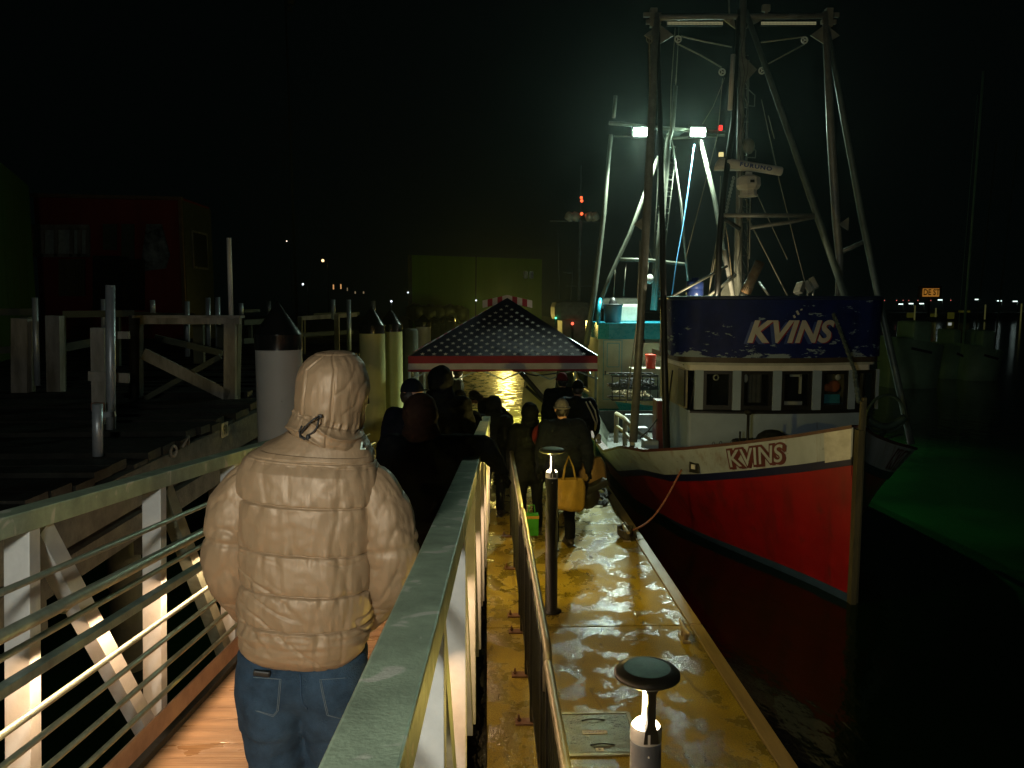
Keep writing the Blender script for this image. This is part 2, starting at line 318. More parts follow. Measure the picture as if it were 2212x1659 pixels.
# rope heaps farther along the dock edge
m = MB()
for (cx, cy, r) in ((1.62,11.2,.16), (1.70,11.7,.20), (1.55,12.2,.15)):
    m.path([(cx+r*(1-.4*t)*math.cos(a), cy+r*1.4*(1-.3*t)*math.sin(a), .02+.05*t+.015*math.sin(7*a)) for a, t in [(i*.35, i/60) for i in range(60)]], .014, 6)
tag(m.build('rope_heap', MATS['dark_wet_rope'], loc=(1.62,11.6,0)), 'heap of wet black rope at the dock edge by the yellow bags', 'rope')
lens_m = glow('bollard_lens', (1.0, .84, .60), 9)
def bollard(x, y, label, k=1, cm=None):
    t = thing('bollard_light', (x, y, 0), label, 'bollard lamp', 'bollard lamps standing on the dock')
    m = MB(); m.lathe((x,y,0), [(.095,0),(.095,.012),(.075,.02),(.0575,.022),(.0575,1.285),(.0,1.285)], 28)
    col = m.build('column', cm or mat('bollard_grey', (.075,.088,.10), .5, .1, .12, 9, .05, 60), t)
    MB().ball((x+.0, y-.0575, 1.25), .004, 8).build('screw', post_m, col)
    m = MB(); m.lathe((x,y,0), [(.0575,1.290),(.0585,1.292),(.0585,1.336),(.052,1.345)], 28).build('collar', post_m, t)
    m = MB(); m.lathe((x,y+.006,0), [(.053,1.340),(.040,1.356),(.020,1.368),(.014,1.385),(.013,1.515),(.0,1.52)], 24).build('lens', lens_m, t)
    # dark stem that holds the disc, on the side of the gangway end
    m = MB()
    for z0, z1, w0, w1 in ((1.30,1.345,.055,.046), (1.345,1.375,.046,.030), (1.375,1.49,.030,.030), (1.49,1.515,.030,.060), (1.515,1.53,.060,.10)):
        m.add([(x+.008-w0/2,y-.058,z0),(x+.008+w0/2,y-.058,z0),(x+.008+w0/2,y-.028,z0),(x+.008-w0/2,y-.028,z0),(x+.008-w1/2,y-.058+(.004 if z1>1.5 else 0),z1),(x+.008+w1/2,y-.058,z1),(x+.008+w1/2,y-.028,z1),(x+.008-w1/2,y-.028,z1)],
              [(0,3,2,1),(4,5,6,7),(0,1,5,4),(1,2,6,5),(2,3,7,6),(3,0,4,7)])
    m.build('stem', black, t)
    m = MB(); m.lathe((x,y,0), [(.0,1.523),(.06,1.522),(.105,1.528),(.121,1.538),(.121,1.547),(.112,1.558),(.085,1.566)], 40); cp = m.build('cap', black, t)
    MB().lathe((x,y,0), [(.084,1.5665),(.04,1.569),(0,1.570)], 40).build('cap_plate', MATS.get('cap_plate_green') or mat('cap_plate_green', (.03,.10,.08), .5, .2, .3, 30), cp)
    lamp('bollard_glow', 'POINT', (x, y+.045, 1.42), P_BOLL*k, (1.0,.72,.15), .03)
    return t
bollard(.5906, 2.76, 'nearer bollard lamp with flat round cap at the bottom of the picture', .2)
bollard(.6126, 7.18, 'farther bollard lamp with lit lens in front of the yellow tote bag', 1, black)  # column coloured black to stand in for the shade on it
l_ = lamp('bollard_beam', 'SPOT', (.62, 2.81, 1.43), 22, (1.0,.86,.55), .03, cone=R(84)); l_.rotation_euler = Vector((1.05,1,-.25)).to_track_quat('-Z','Y').to_euler()
# ================================================================== gangway (local frame: x across, y down the slope, z above its deck)
GR = Euler((R(-5.422), 0, R(-1.064)), 'XYZ')
gm = GR.to_matrix(); G_U = gm @ Vector((0,0,1)); G0 = EYE - G_U*1.74
gang = thing('gangway', G0, 'aluminium truss gangway with railings sloping down to the dock', 'gangway', None, rot=GR)
def GW(x, y, z=0): return G0 + gm @ Vector((x, y, z))
XL, XR = -1.683, -.2217; WR = .10; A0, A1 = -1.6, 9.75
deckm = bpy.data.materials.new('ribbed_deck'); deckm.use_nodes = True
def _deck():
    nt = deckm.node_tree; N = nt.nodes; L = nt.links; p = N['Principled BSDF']; tc = N.new('ShaderNodeTexCoord')
    sx = N.new('ShaderNodeSeparateXYZ'); L.new(tc.outputs['Object'], sx.inputs[0])
    w = N.new('ShaderNodeMath'); w.operation = 'MULTIPLY'; w.inputs[1].default_value = 2*math.pi/.017; L.new(sx.outputs['Y'], w.inputs[0])
    sn = N.new('ShaderNodeMath'); sn.operation = 'SINE'; L.new(w.outputs[0], sn.inputs[0])
    mp = N.new('ShaderNodeMapping'); mp.inputs['Scale'].default_value = (.6, 4, 1); L.new(tc.outputs['Object'], mp.inputs[0])
    n = N.new('ShaderNodeTexNoise'); n.inputs['Scale'].default_value = 5; n.inputs['Detail'].default_value = 7; L.new(mp.outputs[0], n.inputs['Vector'])
    cr = N.new('ShaderNodeValToRGB'); e = cr.color_ramp.elements; e[0].position = .32; e[0].color = (.27,.155,.075,1); e[1].position = .68; e[1].color = (.47,.29,.15,1); L.new(n.outputs['Fac'], cr.inputs[0]); L.new(cr.outputs[0], p.inputs['Base Color'])
    n2 = N.new('ShaderNodeTexNoise'); n2.inputs['Scale'].default_value = 3.2; n2.inputs['Detail'].default_value = 4; mp2 = N.new('ShaderNodeMapping'); mp2.inputs['Scale'].default_value = (1,2.4,1); L.new(tc.outputs['Object'], mp2.inputs[0]); L.new(mp2.outputs[0], n2.inputs['Vector'])
    c2 = N.new('ShaderNodeValToRGB'); e = c2.color_ramp.elements; e[0].position = .56; e[0].color = (.5,.5,.5,1); e[1].position = .62; e[1].color = (.1,.1,.1,1); L.new(n2.outputs['Fac'], c2.inputs[0]); L.new(c2.outputs[0], p.inputs['Roughness'])
    ad = N.new('ShaderNodeMath'); ad.operation = 'MULTIPLY_ADD'; ad.inputs[1].default_value = .5; L.new(sn.outputs[0], ad.inputs[0]); L.new(n.outputs['Fac'], ad.inputs[2])
    b = N.new('ShaderNodeBump'); b.inputs['Strength'].default_value = .5; b.inputs['Distance'].default_value = .003; L.new(ad.outputs[0], b.inputs['Height']); L.new(b.outputs[0], p.inputs['Normal'])
_deck()
m = MB(); y = A0
while y < A1-.05: m.box(((-1.6+-.30)/2, y+.0685, -.016), (1.30, .132, .03), bev=.003); y += .1375
m.build('deck', deckm, gang)
m = MB()
for x in (XL+.03, XR-.03): m.box((x, (A0+A1)/2, -.04), (.11, A1-A0, .14), bev=.004)
for k in range(10): m.box((-.95, A0+.4+k*1.2, -.075), (1.35, .08, .08))
m.build('deck_frame', steel_d, gang)
led = glow('led_strip', (1.0, .62, .35), 8)
posts = [-.0+k*1.09 for k in range(-1, 9)]; posts = [2.84+(k-2)*1.09 for k in range(-1, 9)]
spot = bpy.data.materials.new('spotted_rail'); 
def rail_top_mat():
    m = mat('wet_rail_metal', (.36,.46,.33), .5, .25, .3, 9, .15, 120); nt = m.node_tree; N = nt.nodes; L = nt.links; p = N['Principled BSDF']  # green tint stands in for floodlight reflected on the rail
    tc = N.new('ShaderNodeTexCoord'); v = N.new('ShaderNodeTexNoise'); v.inputs['Scale'].default_value = 9; v.inputs['Detail'].default_value = 2; v.inputs['Distortion'].default_value = .6; L.new(tc.outputs['Object'], v.inputs['Vector'])
    cr = N.new('ShaderNodeValToRGB'); e = cr.color_ramp.elements; e[0].position = .60; e[0].color = (0,0,0,1); e[1].position = .65; e[1].color = (1,1,1,1); L.new(v.outputs['Fac'], cr.inputs[0])
    mx = N.new('ShaderNodeMix'); mx.data_type = 'RGBA'; src = p.inputs['Base Color'].links[0].from_socket; L.new(cr.outputs[0], mx.inputs['Factor']); L.new(src, mx.inputs[6]); mx.inputs[7].default_value = (.66,.68,.58,1); L.new(mx.outputs[2], p.inputs['Base Color'])
    return m
bpy.data.materials.remove(spot); railm = rail_top_mat()
for side, xi, sg in (('left', XL, -1), ('right', XR, -1)):
    # xi = face of the rail: for the left side its inner face, for the right side its inner face too
    o_ = -1 if side == 'left' else 1                     # outward direction
    xc = xi+o_*WR/2; inn = xi-o_*.075                      # rods sit inboard of the posts
    m = MB(); m.box((xc, (A0+A1)/2, 1.232), (WR, A1-A0, .076), bev=.005); m.build('top_rail', railm, gang)
    for k, a in enumerate(posts):
        if a > A1-.1: continue
        MB().box((xc, a+.035, .60), (WR-.008, .068, 1.188), bev=.003).build('post', post_m, gang)
        if a+1.09 < A1:
            p0 = Vector((xc, a+.12, 1.19)); p1 = Vector((xc, a+1.03, .02)); MB().bar(p0, p1, WR-.03, .085).build('diagonal', post_m if k % 2 else galv, gang)
    for zz, rr, nm in ((1.052, .0125, 'rod'), (.84, .0125, 'rod'), (.592, .0135, 'rod'), (.49, .0125, 'rod'), (.365, .0125, 'rod'), (.24, .0125, 'rod')):
        MB().tube((inn, A0, zz), (inn, A1-.05, zz), rr, n=10).build(nm, galv, gang)
    m = MB(); m.tube((inn-o_*.055, A0, .938), (inn-o_*.055, A1-.02, .938), .0225, n=14)
    for a in posts: m.path([(inn+o_*.05, a+.03, .90), (inn-o_*.03, a+.03, .895), (inn-o_*.055, a+.03, .92)], .007, 6)
    m.build('handrail', galv, gang)
    ch = MB(); ch.box((inn, (A0+A1)/2, .735), (.045, A1-A0, .035), bev=.004); cho = ch.build('light_channel', galv_top, gang)
    MB().box((inn+o_*.004, (A0+A1)/2, .7145), (.016, A1-A0-.1, .004)).build('led_strip', led, cho)
    n = 6; seg = (A1-A0)/n
    for k in range(n):
        c = GW(inn-o_*.004, A0+seg*(k+.5), .708); l = lamp('gangway_led', 'AREA', c, P_LED/n*1.5, (1.0,.63,.36), .02, size_y=seg)
        l.rotation_euler = (GR.to_matrix() @ Euler((0, R(-o_*28), 0)).to_matrix()).to_euler()
    MB().box((inn, (A0+A1)/2, .115), (.008, A1-A0, .10)).build('toe_plate', mat('toe_plate_metal', (.42,.30,.22), .5, .3) if 'toe_plate_metal' not in MATS else MATS['toe_plate_metal'], gang)
# landing flap
e = GW(-.95, A1, 0); m = MB(); m.prism([GW(-1.55,A1-.02,0), GW(-.33,A1-.02,0), (e.x+.62, e.y+1.1, .012), (e.x-.60, e.y+1.1, .012)], (0,0,-.01))
tag(m.build('landing_flap', galv_top, loc=(e.x, e.y, 0)), 'sloping metal flap from the end of the gangway onto the dock', 'ramp')
# ------------------------------------------------------------------ low railing on the dock, between gangway and bollards
rl = thing('dock_railing', (.31, 6, 0), 'tubular handrail on upright bars along the left edge of the dock', 'railing')
dull = mat('worn_brass_tube', (.19,.18,.12), .42, .5, .25, 12, .1, 60)
def round_rail(y0, y1, x, z):
    pts = [(x, y0+.02, z-.16), (x, y0, z-.10), (x, y0+.005, z-.04), (x, y0+.05, z), (x, y0+.10, z+.003)]
    n = 12; pts += [(x, y0+.1+(y1-y0-.2)*i/n, z+.003) for i in range(1, n)]
    pts += [(x, y1-.10, z+.003), (x, y1-.05, z), (x, y1-.005, z-.04), (x, y1, z-.10), (x, y1-.02, z-.16)]
    return MB().path(pts, .0235, 14)
round_rail(6.93, 9.75, .315, 1.07).build('handrail', dull, rl); round_rail(4.02, 6.88, .325, 1.07).build('handrail', dull, rl); round_rail(.6, 3.93, .315, 1.05).build('handrail', dull, rl)
for (y0, y1) in ((.7, 3.9), (4.1, 6.85), (6.95, 9.7)):
    m = MB(); m.bar((.315,y0,.96), (.315,y1,.96), .012, .04); m.bar((.315,y0,.12), (.315,y1,.12), .012, .04); m.build('panel_frame', steel_d, rl)
    m = MB(); y = y0+.05
    while y < y1: m.box((.315, y, .54), (.012, .022, .82)); y += .115
    m.build('baluster_panel', steel_d, rl)
for y in (1.0, 2.3, 3.8, 4.2, 5.2, 5.9, 6.72, 7.08, 8.4, 9.6):
    pt = MB().box((.315, y, .53), (.035, .05, 1.02), bev=.003).build('post', steel_d, rl)
    m = MB(); m.box((.262, y, .007), (.13, .085, .014), bev=.003); m.tube((.222,y,.01), (.222,y,.06), .009, n=6); m.lathe((.222,y,.02), [(.014,0),(.014,.012),(0,.012)], 6, smooth=False); m.build('foot_bracket', mat('bracket_rust', (.16,.08,.035), .6, .3) if 'bracket_rust' not in MATS else MATS['bracket_rust'], pt)
# ================================================================== the near fishing boat
CX = 4.15
BY = [8.58, 9.1, 9.7, 10.2, 10.8, 11.5, 13, 15, 17, 18.2]
HS = [.03, .45, 1.0, 1.5, 1.93, 2.11, 2.15, 2.1, 1.85, 1.6]
ZS = [1.52, 1.33, 1.13, .98, .84, .77, .42, .34, .36, .4]
HW = [.02, .19, .43, .65, .92, 1.2, 1.6, 1.7, 1.4, 1.15]
def hull_pt(y, z, side, off=0):
    hs = np.interp(y, BY, HS); zs = np.interp(y, BY, ZS); hw = np.interp(y, BY, HW)
    t = (z+.5)/(zs+.5)
    h = hw+(hs-hw)*max(0, t)**1.25 if t > 0 else hw*max(.05, 1+t*1.6)
    return Vector((CX+side*(h+off), y, z))
def sheer(y): return float(np.interp(y, BY, ZS))
boat = thing('fishing_boat', (CX, 13, -.5), 'red hulled fishing boat with white bulwark and tall blue bridge moored beside the dock', 'fishing boat')
ys = sorted(set([8.58+.08*i for i in range(8)]+[9.2+.2*i for i in range(46)]))
def strip(zf0, zf1, nz, mats, name, th=0, inward=.0, parent=boat, mf=None):
    m = MB()
    for sd in (-1, 1):
        rows = []
        for y in ys:
            a, b = zf0(y), zf1(y); rows.append([hull_pt(y, a+(b-a)*i/nz, sd, inward) for i in range(nz+1)])
        m.grid(rows, 0)
    return m.build(name, mats, parent)
BAND = .34
hullm = red_h
def _redwear():
    nt = red_h.node_tree; N = nt.nodes; L = nt.links; p = N['Principled BSDF']; src = p.inputs['Base Color'].links[0].from_socket
    tc = N.new('ShaderNodeTexCoord'); mp = N.new('ShaderNodeMapping'); mp.inputs['Scale'].default_value = (1, 1, .12); L.new(tc.outputs['Object'], mp.inputs[0])
    n = N.new('ShaderNodeTexNoise'); n.inputs['Scale'].default_value = 5; n.inputs['Detail'].default_value = 6; L.new(mp.outputs[0], n.inputs['Vector'])
    cr = N.new('ShaderNodeValToRGB'); e = cr.color_ramp.elements; e[0].position = .60; e[0].color = (0,0,0,1); e[1].position = .78; e[1].color = (.55,.55,.55,1); L.new(n.outputs['Fac'], cr.inputs[0])
    mx = N.new('ShaderNodeMix'); mx.data_type = 'RGBA'; L.new(cr.outputs[0], mx.inputs['Factor']); L.new(src, mx.inputs[6]); mx.inputs[7].default_value = (.10,.02,.012,1); L.new(mx.outputs[2], p.inputs['Base Color'])
_redwear()
stain(red_h, (.05,.008,.005), 3.2, (1,1,.08), .50, .72, .7); stain(red_h, (.30,.10,.08), 24, (1,1,3.5), .70, .73, .5, 3); stain(red_h, (.02,.02,.015), 5, (1,1,.5), .62, .72, .6)
strip(lambda y: -1.1, lambda y: -.40, 3, mat('boot_stripe', (.02,.05,.10), .6), 'boot_stripe')
hull = strip(lambda y: -.40, lambda y: sheer(y)-BAND-.09, 12, red_h, 'hull')
strip(lambda y: sheer(y)-BAND-.09, lambda y: sheer(y)-BAND+.005, 2, blue_s, 'rub_stripe', inward=.02)
bw = strip(lambda y: sheer(y)-BAND, lambda y: sheer(y), 4, white_s, 'bulwark', inward=.012)
m = MB()                                    # inner face of the bulwark and the cap rail
for sd in (-1, 1):
    m.grid([[hull_pt(y, sheer(y)-.55, sd, -.07), hull_pt(y, sheer(y), sd, -.06)] for y in ys])
m.build('bulwark_lining', wood_g, boat)
m = MB()
for sd in (-1, 1):
    m.grid([[hull_pt(y, sheer(y), sd, .03)+Vector((0,0,-.012)), hull_pt(y, sheer(y), sd, .03)+Vector((0,0,.028)), hull_pt(y, sheer(y), sd, -.09)+Vector((0,0,.028)), hull_pt(y, sheer(y), sd, -.09)+Vector((0,0,-.012))] for y in ys], smooth=False)
m.build('cap_rail', mat('dark_red_cap_rail', (.07,.022,.018), .5, 0, .3, 8), boat)
m = MB(); m.grid([[Vector((hull_pt(y, sheer(y)-.5, -1, -.05).x, y, sheer(y)-.5)), Vector((hull_pt(y, sheer(y)-.5, 1, -.05).x, y, sheer(y)-.5))] for y in ys])
m.build('foredeck', mat('deck_paint', (.10,.11,.10), .6), boat)
m = MB(); yy = 18.2; m.prism([hull_pt(yy,-1,-1), hull_pt(yy,.0,-1), hull_pt(yy,sheer(yy),-1), hull_pt(yy,sheer(yy),1), hull_pt(yy,0,1), hull_pt(yy,-1,1)], (0,-.05,0)); m.build('transom', steel_d, boat)
# stem post and the grey plates where the bulwark meets it
m = MB(); m.bar((CX+.01,8.545,-1.0), (CX+.01,8.535,1.50), .065, .10, up=(0,1,0)); m.bar((CX+.068,8.56,-.9), (CX+.060,8.56,1.86), .035, .05, up=(0,1,0))
m.bar((CX+.02,8.53,1.5), (CX+.02,8.53,1.82), .03, .04, up=(0,1,0)); m.build('stem_post', mat('mossy_stem', (.075,.07,.035), .7, 0, .5, 7, .5, 40, stretch=(1,1,.25)), boat)
m = MB(); m.grid([[hull_pt(y, sheer(y)-BAND-.02, -1, .022), hull_pt(y, sheer(y)+.01, -1, .022)] for y in (8.585, 8.66, 8.76, 8.84)]); m.build('bow_plate', mat('grey_plate', (.50,.52,.50), .5, .2), boat)
# hawse pipe with dark surround
c = hull_pt(10.22, .74, -1, .03); n_ = (hull_pt(10.2,.66,-1)-hull_pt(9.9,.66,-1)).normalized(); nx = n_.cross(Vector((0,0,1))).normalized()*-1
rot = Matrix((n_, nx, Vector((0,0,1)))).transposed()
m = MB(); m.box(c, (.15,.03,.17), rot, bev=.012); hw = m.build('hawse_plate', black, boat)
m = MB(); m.box(c-nx*.0-Vector((.02,.012,0)), (.055,.02,.06), rot); m.build('hawse_fitting', white_p, hw)
# frames and eyebolts on the cap rail, windlass lever
m = MB()
for y in (9.55, 9.66, 9.75, 9.86, 9.93):
    p = hull_pt(y, sheer(y)+.03, -1, -.03); m.path([p+Vector((.02*math.cos(a), .014*math.cos(a), .032*math.sin(a))) for a in [math.pi*i/8 for i in range(9)]], .004, 6)
m.build('eyebolts', steel_d, boat)
m = MB(); b = Vector((3.35, 9.85, .55)); m.tube(b, b+Vector((0,0,.95)), .018); m.ball(b+Vector((0,0,.97)), (.055,.05,.04), 10); m.box(b+Vector((.12,.1,.42)), (.5,.35,.35), bev=.05); m.ball(b+Vector((.35,.1,.55)), (.22,.2,.18), 14)
m.tube(b+Vector((-.1,0,.5)), b+Vector((-.1,0,.72)), .012); m.build('anchor_winch', wood_d, boat)
# anchor roller hoop on the port bow
m = MB(); hc = PY(1912, 905, 9.5)
m.path([hc+Vector((.27*math.cos(a), .05*math.cos(a), .30*math.sin(a)*(1 if math.sin(a) > 0 else .55))) for a in [2*math.pi*i/40 for i in range(40)]], .018, 8, closed=True)
m.path([hc+Vector((-.24+.5*t, .02, .02-.12*math.sin(math.pi*t))) for t in [i/10 for i in range(11)]], .045, 10)
m.path([hc+Vector((-.2,.0,-.16)), hc+Vector((0,.03,-.26)), hc+Vector((.25,.05,-.2))], .012, 6)
m.tube(hc+Vector((0,0,-.15)), Vector((CX+.35, 9.3, .9)), .03)
m.build('anchor_roller_hoop', mat('mossy_metal', (.05,.09,.07), .5, .5), boat)
# ---------------------------------------------------------------- wheelhouse
def plan(t, hw, yf, yb, r, bow=.16):          # plan outline: t 0..1 from back left round the front to back right
    pts = [(CX-hw, yb), (CX-hw, yf+r)]
    for i in range(1, 9): a = math.pi/2*i/8; pts.append((CX-hw+r-r*math.cos(a), yf+r-r*math.sin(a)))
    k = 14
    x0 = CX-hw+r
    front = [(x0+(2*(hw-r))*i/k, yf-bow*(1-(2*i/k-1)**2)) for i in range(1, k)]
    pts += front
    left = pts[:10]; pts += [(2*CX-x, y) for x, y in left[::-1]]
    return pts
def wall(name, hw, yf, yb, r, z0, z1, mats, parent, bow=.16, flare=0, nz=1):
    rows = []
    for i in range(nz+1):
        t = i/nz; rows.append([Vector((x, y, z0+(z1-z0)*t)) for x, y in plan(0, hw+flare*t, yf-flare*t, yb, r, bow)])
    return MB().grid(rows, smooth=True).build(name, mats, parent)
CZ0, CZ1 = .35, 2.06; HWc = 1.30; YF = 10.92
cab = wall('wheelhouse', HWc, YF, 12.7, .06, CZ0, 1.40, mat('cabin_white', (.27,.36,.44), .5, 0, .10, 4, .05, 30), boat, bow=.14)
stain(MATS['cabin_white'], (.10,.07,.04), 9, (1,1,.12), .64, .74, .8)
wall('window_header', HWc, YF, 12.7, .06, 1.965, 2.10, white_p, cab, bow=.14)
def front_y(x, hw=HWc, yf=YF, bow=.14): u = (x-CX)/(hw-.06); return yf-bow*(1-u*u)
pil = [(1488+13-1, 1518.5), (1582, 1600), (1668.7, 1687.5), (1754, 1773), (1832, 1847), (1891.6, 1898)]
wx = lambda px: PY(px, 845, front_y(PY(px, 845, 10.9).x)).x
ws = []
for i, (a, b) in enumerate(pil):
    xa, xb = wx(a), wx(b); ya, yb_ = front_y(xa), front_y(xb)
    MB().prism([(xa,ya,1.40), (xb,yb_,1.40), (xb,yb_+.05,1.40), (xa,ya+.05,1.40)], (0,0,.57)).build('window_post', MATS['cabin_white'], cab)
    if i < len(pil)-1: ws.append((xb, wx(pil[i+1][0])))
dfr = mat('dark_window_frame', (.012,.012,.010), .4)
for i, (xa, xb) in enumerate(ws):
    ya, yb_ = front_y(xa)+.02, front_y(xb)+.02; d = Vector((xb-xa, yb_-ya, 0)).normalized()
    A = Vector((xa,ya,0)); B = Vector((xb,yb_,0)); t_ = .05; m = MB()
    for (p, q, z0, z1) in ((A, A+d*t_, 1.41, 1.965), (B-d*t_, B, 1.41, 1.965), (A+d*t_, B-d*t_, 1.41, 1.475), (A+d*t_, B-d*t_, 1.915, 1.965)):
        m.prism([p+Vector((0,0,z0)), q+Vector((0,0,z0)), q+Vector((0,.035,z0)), p+Vector((0,.035,z0))], (0,0,z1-z0))
    wf = m.build('window', dfr, cab)
    gl = bpy.data.materials.get('wheelhouse_glass')
    if not gl:
        gl = mat('wheelhouse_glass', (.02,.022,.022), .05, spec=1.0, trans=0); nt = gl.node_tree; N = nt.nodes; L = nt.links
        tr = N.new('ShaderNodeBsdfTransparent'); tr.inputs[0].default_value = (.8,.85,.83,1); ms = N.new('ShaderNodeMixShader'); ms.inputs[0].default_value = .16
        L.new(tr.outputs[0], ms.inputs[1]); L.new(N['Principled BSDF'].outputs[0], ms.inputs[2]); L.new(ms.outputs[0], N['Material Output'].inputs[0])
    P_ = A+d*t_+Vector((0,.018,0)); Q_ = B-d*t_+Vector((0,.018,0))
    MB().quad(P_+Vector((0,0,1.475)), Q_+Vector((0,0,1.475)), Q_+Vector((0,0,1.915)), P_+Vector((0,0,1.915))).build('pane', gl, wf)
    # what hangs and lies behind the glass, and one imitated reflection
    mid = (A+B)/2
    if i == 0:
        m = MB(); m.lathe(mid+Vector((.0,.10,1.86)), [(.03,0),(.045,.01),(.045,.02),(.03,.03)], 16, M=Matrix.Rotation(R(90),3,'X')); m.build('wall_clock', white_p, wf)
    if i == 1:
        m = MB(); m.grid([[Vector((mid.x-.07+.20*j/10, mid.y+.16+.012*math.sin(j*2.1), 1.5+.4*k)) for j in range(11)] for k in (0, 1)]); m.build('pane_reflection', cloths['grey'], wf)  # pale cloth added to imitate the white reflection in this pane
        MB().ball(mid+Vector((-.12,.1,1.85)), (.032,.02,.06), 10).build('hanging_float', white_p, wf)
    if i == 2:
        m = MB(); m.box(mid+Vector((-.02,.12,1.50)), (.28,.08,.05)); m.build('chart_tray', white_p, wf); m = MB(); m.box(mid+Vector((.13,.2,1.76)), (.03,.03,.28)); m.box(mid+Vector((.06,.2,1.88)), (.16,.03,.03)); m.build('lamp_arm', white_p, wf)
    if i == 3:
        m = MB(); m.box(mid+Vector((.0,.12,1.55)), (.26,.05,.13), bev=.01); m.build('towel', mat('teal_towel', (.03,.24,.34), .9), wf); m = MB(); m.ball(mid+Vector((.08,.2,1.72)), (.10,.06,.09), 10); m.ball(mid+Vector((-.0,.2,1.70)), (.12,.06,.06), 10); m.build('orange_vest', mat('orange_cloth', (.45,.12,.04), .9), wf); MB().lathe(mid+Vector((.08,.08,1.86)), [(0,0),(.042,0),(.042,.006),(0,.006)], 20, M=Matrix.Rotation(R(90),3,'X')).build('paper_disc', white_p, wf)
m = MB(); m.grid([[Vector((x, front_y(x)-.03, 1.365)), Vector((x, front_y(x)-.035, 1.41)), Vector((x, front_y(x)+.03, 1.415))] for x in [CX-1.28+2.56*i/24 for i in range(25)]]); m.build('window_sill', dfr, cab)
# side walls with windows (port and starboard)
for sd in (-1, 1):
    X = CX+sd*HWc
    m = MB(); m.box((X-sd*.02, 11.92, 1.69), (.05, 1.56, .58)); m.build('side_wall', mat('side_wall_yellow_lit', (.30,.27,.16), .6, 0, .25, 3, .2, 30) if 'side_wall_yellow_lit' not in MATS else MATS['side_wall_yellow_lit'], cab)  # yellow lamplight on the cabin side is put into its colour
    MB().box((X+sd*.008, 11.28, 1.69), (.02, .36, .52)).build('side_window', dfr, cab)
MB().box((CX, 11.8, .36), (2.5, 1.7, .02)).build('cabin_floor', wood_d, cab)
MB().box((CX, 12.67, 1.3), (2.56, .05, 1.9)).build('rear_wall', wood_d, cab)
wall('white_moulding', 1.36, YF-.04, 12.75, .1, 2.045, 2.085, mat('moulding_white', (.38,.41,.36), .45), cab, bow=.17)
m = MB(); m.add([Vector((x,y,2.09)) for x, y in plan(0,1.42,YF-.1,12.8,.1,.18)], [list(range(len(plan(0,1.42,YF-.1,12.8,.1,.18))))]); m.build('roof', brownw, cab)
wall('brown_band', 1.43, YF-.10, 12.8, .25, 2.085, 2.165, brownw, cab, bow=.2)
# ---------------------------------------------------------------- blue bridge
def bluewear():
    m = blue_p; nt = m.node_tree; N = nt.nodes; L = nt.links; p = N['Principled BSDF']; src = p.inputs['Base Color'].links[0].from_socket
    tc = N.new('ShaderNodeTexCoord'); mp = N.new('ShaderNodeMapping'); mp.inputs['Scale'].default_value = (1, 1, 3.2); L.new(tc.outputs['Object'], mp.inputs[0])
    n = N.new('ShaderNodeTexNoise'); n.inputs['Scale'].default_value = 3.6; n.inputs['Detail'].default_value = 9; n.inputs['Roughness'].default_value = .68; L.new(mp.outputs[0], n.inputs['Vector'])
    ge = N.new('ShaderNodeNewGeometry'); sx = N.new('ShaderNodeSeparateXYZ'); L.new(ge.outputs['Position'], sx.inputs[0])
    r = N.new('ShaderNodeValToRGB'); e = r.color_ramp.elements; e[0].position = 0; e[0].color = (1,1,1,1); e[1].position = 1; e[1].color = (.55,.55,.55,1)      # flaking follows the lower and upper edges
    el = r.color_ramp.elements.new(.22); el.color = (.5,.5,.5,1); el = r.color_ramp.elements.new(.9); el.color = (.35,.35,.35,1)
    mr = N.new('ShaderNodeMapRange'); mr.inputs['From Min'].default_value = 2.15; mr.inputs['From Max'].default_value = 2.98; L.new(sx.outputs['Z'], mr.inputs['Value']); L.new(mr.outputs[0], r.inputs[0])
    a = N.new('ShaderNodeMath'); a.operation = 'MULTIPLY_ADD'; a.inputs[1].default_value = .21; L.new(r.outputs[0], a.inputs[0]); L.new(n.outputs['Fac'], a.inputs[2])
    cr = N.new('ShaderNodeValToRGB'); e = cr.color_ramp.elements; e[0].position = .70; e[0].color = (0,0,0,1); e[1].position = .715; e[1].color = (1,1,1,1); L.new(a.outputs[0], cr.inputs[0])
    mx = N.new('ShaderNodeMix'); mx.data_type = 'RGBA'; L.new(cr.outputs[0], mx.inputs['Factor']); L.new(src, mx.inputs[6]); mx.inputs[7].default_value = (.22,.30,.36,1); L.new(mx.outputs[2], p.inputs['Base Color'])
bluewear()
HB = 1.50; YB = 10.78; RB = .42; BOWB = .22
bridge = wall('bridge', HB, YB, 11.9, RB, 2.16, 2.97, blue_p, boat, bow=BOWB, nz=6)
wall('bridge_lining', HB-.06, YB+.06, 11.9, RB, 2.16, 2.97, steel_d, bridge, bow=BOWB)
m = MB(); pl = plan(0, HB, YB, 11.9, RB, BOWB); m.path([(x, y, 2.975) for x, y in pl], .028, 8); m.build('bridge_coaming', mat('dark_blue_trim', (.012,.02,.07), .4), bridge)
m = MB(); m.add([Vector((x,y,2.2)) for x, y in pl], [list(range(len(pl)))]); m.build('bridge_floor', steel_d, bridge)
def bridge_front(x, z, off):
    u = (x-CX)/(HB-RB)
    if abs(u) <= 1: return Vector((x, YB-BOWB*(1-u*u)-off, z))
    s = 1 if u > 0 else -1; dx = abs(x-CX)-(HB-RB); a = math.asin(min(1, dx/RB)); return Vector((x, YB+RB-RB*math.cos(a)-off, z))
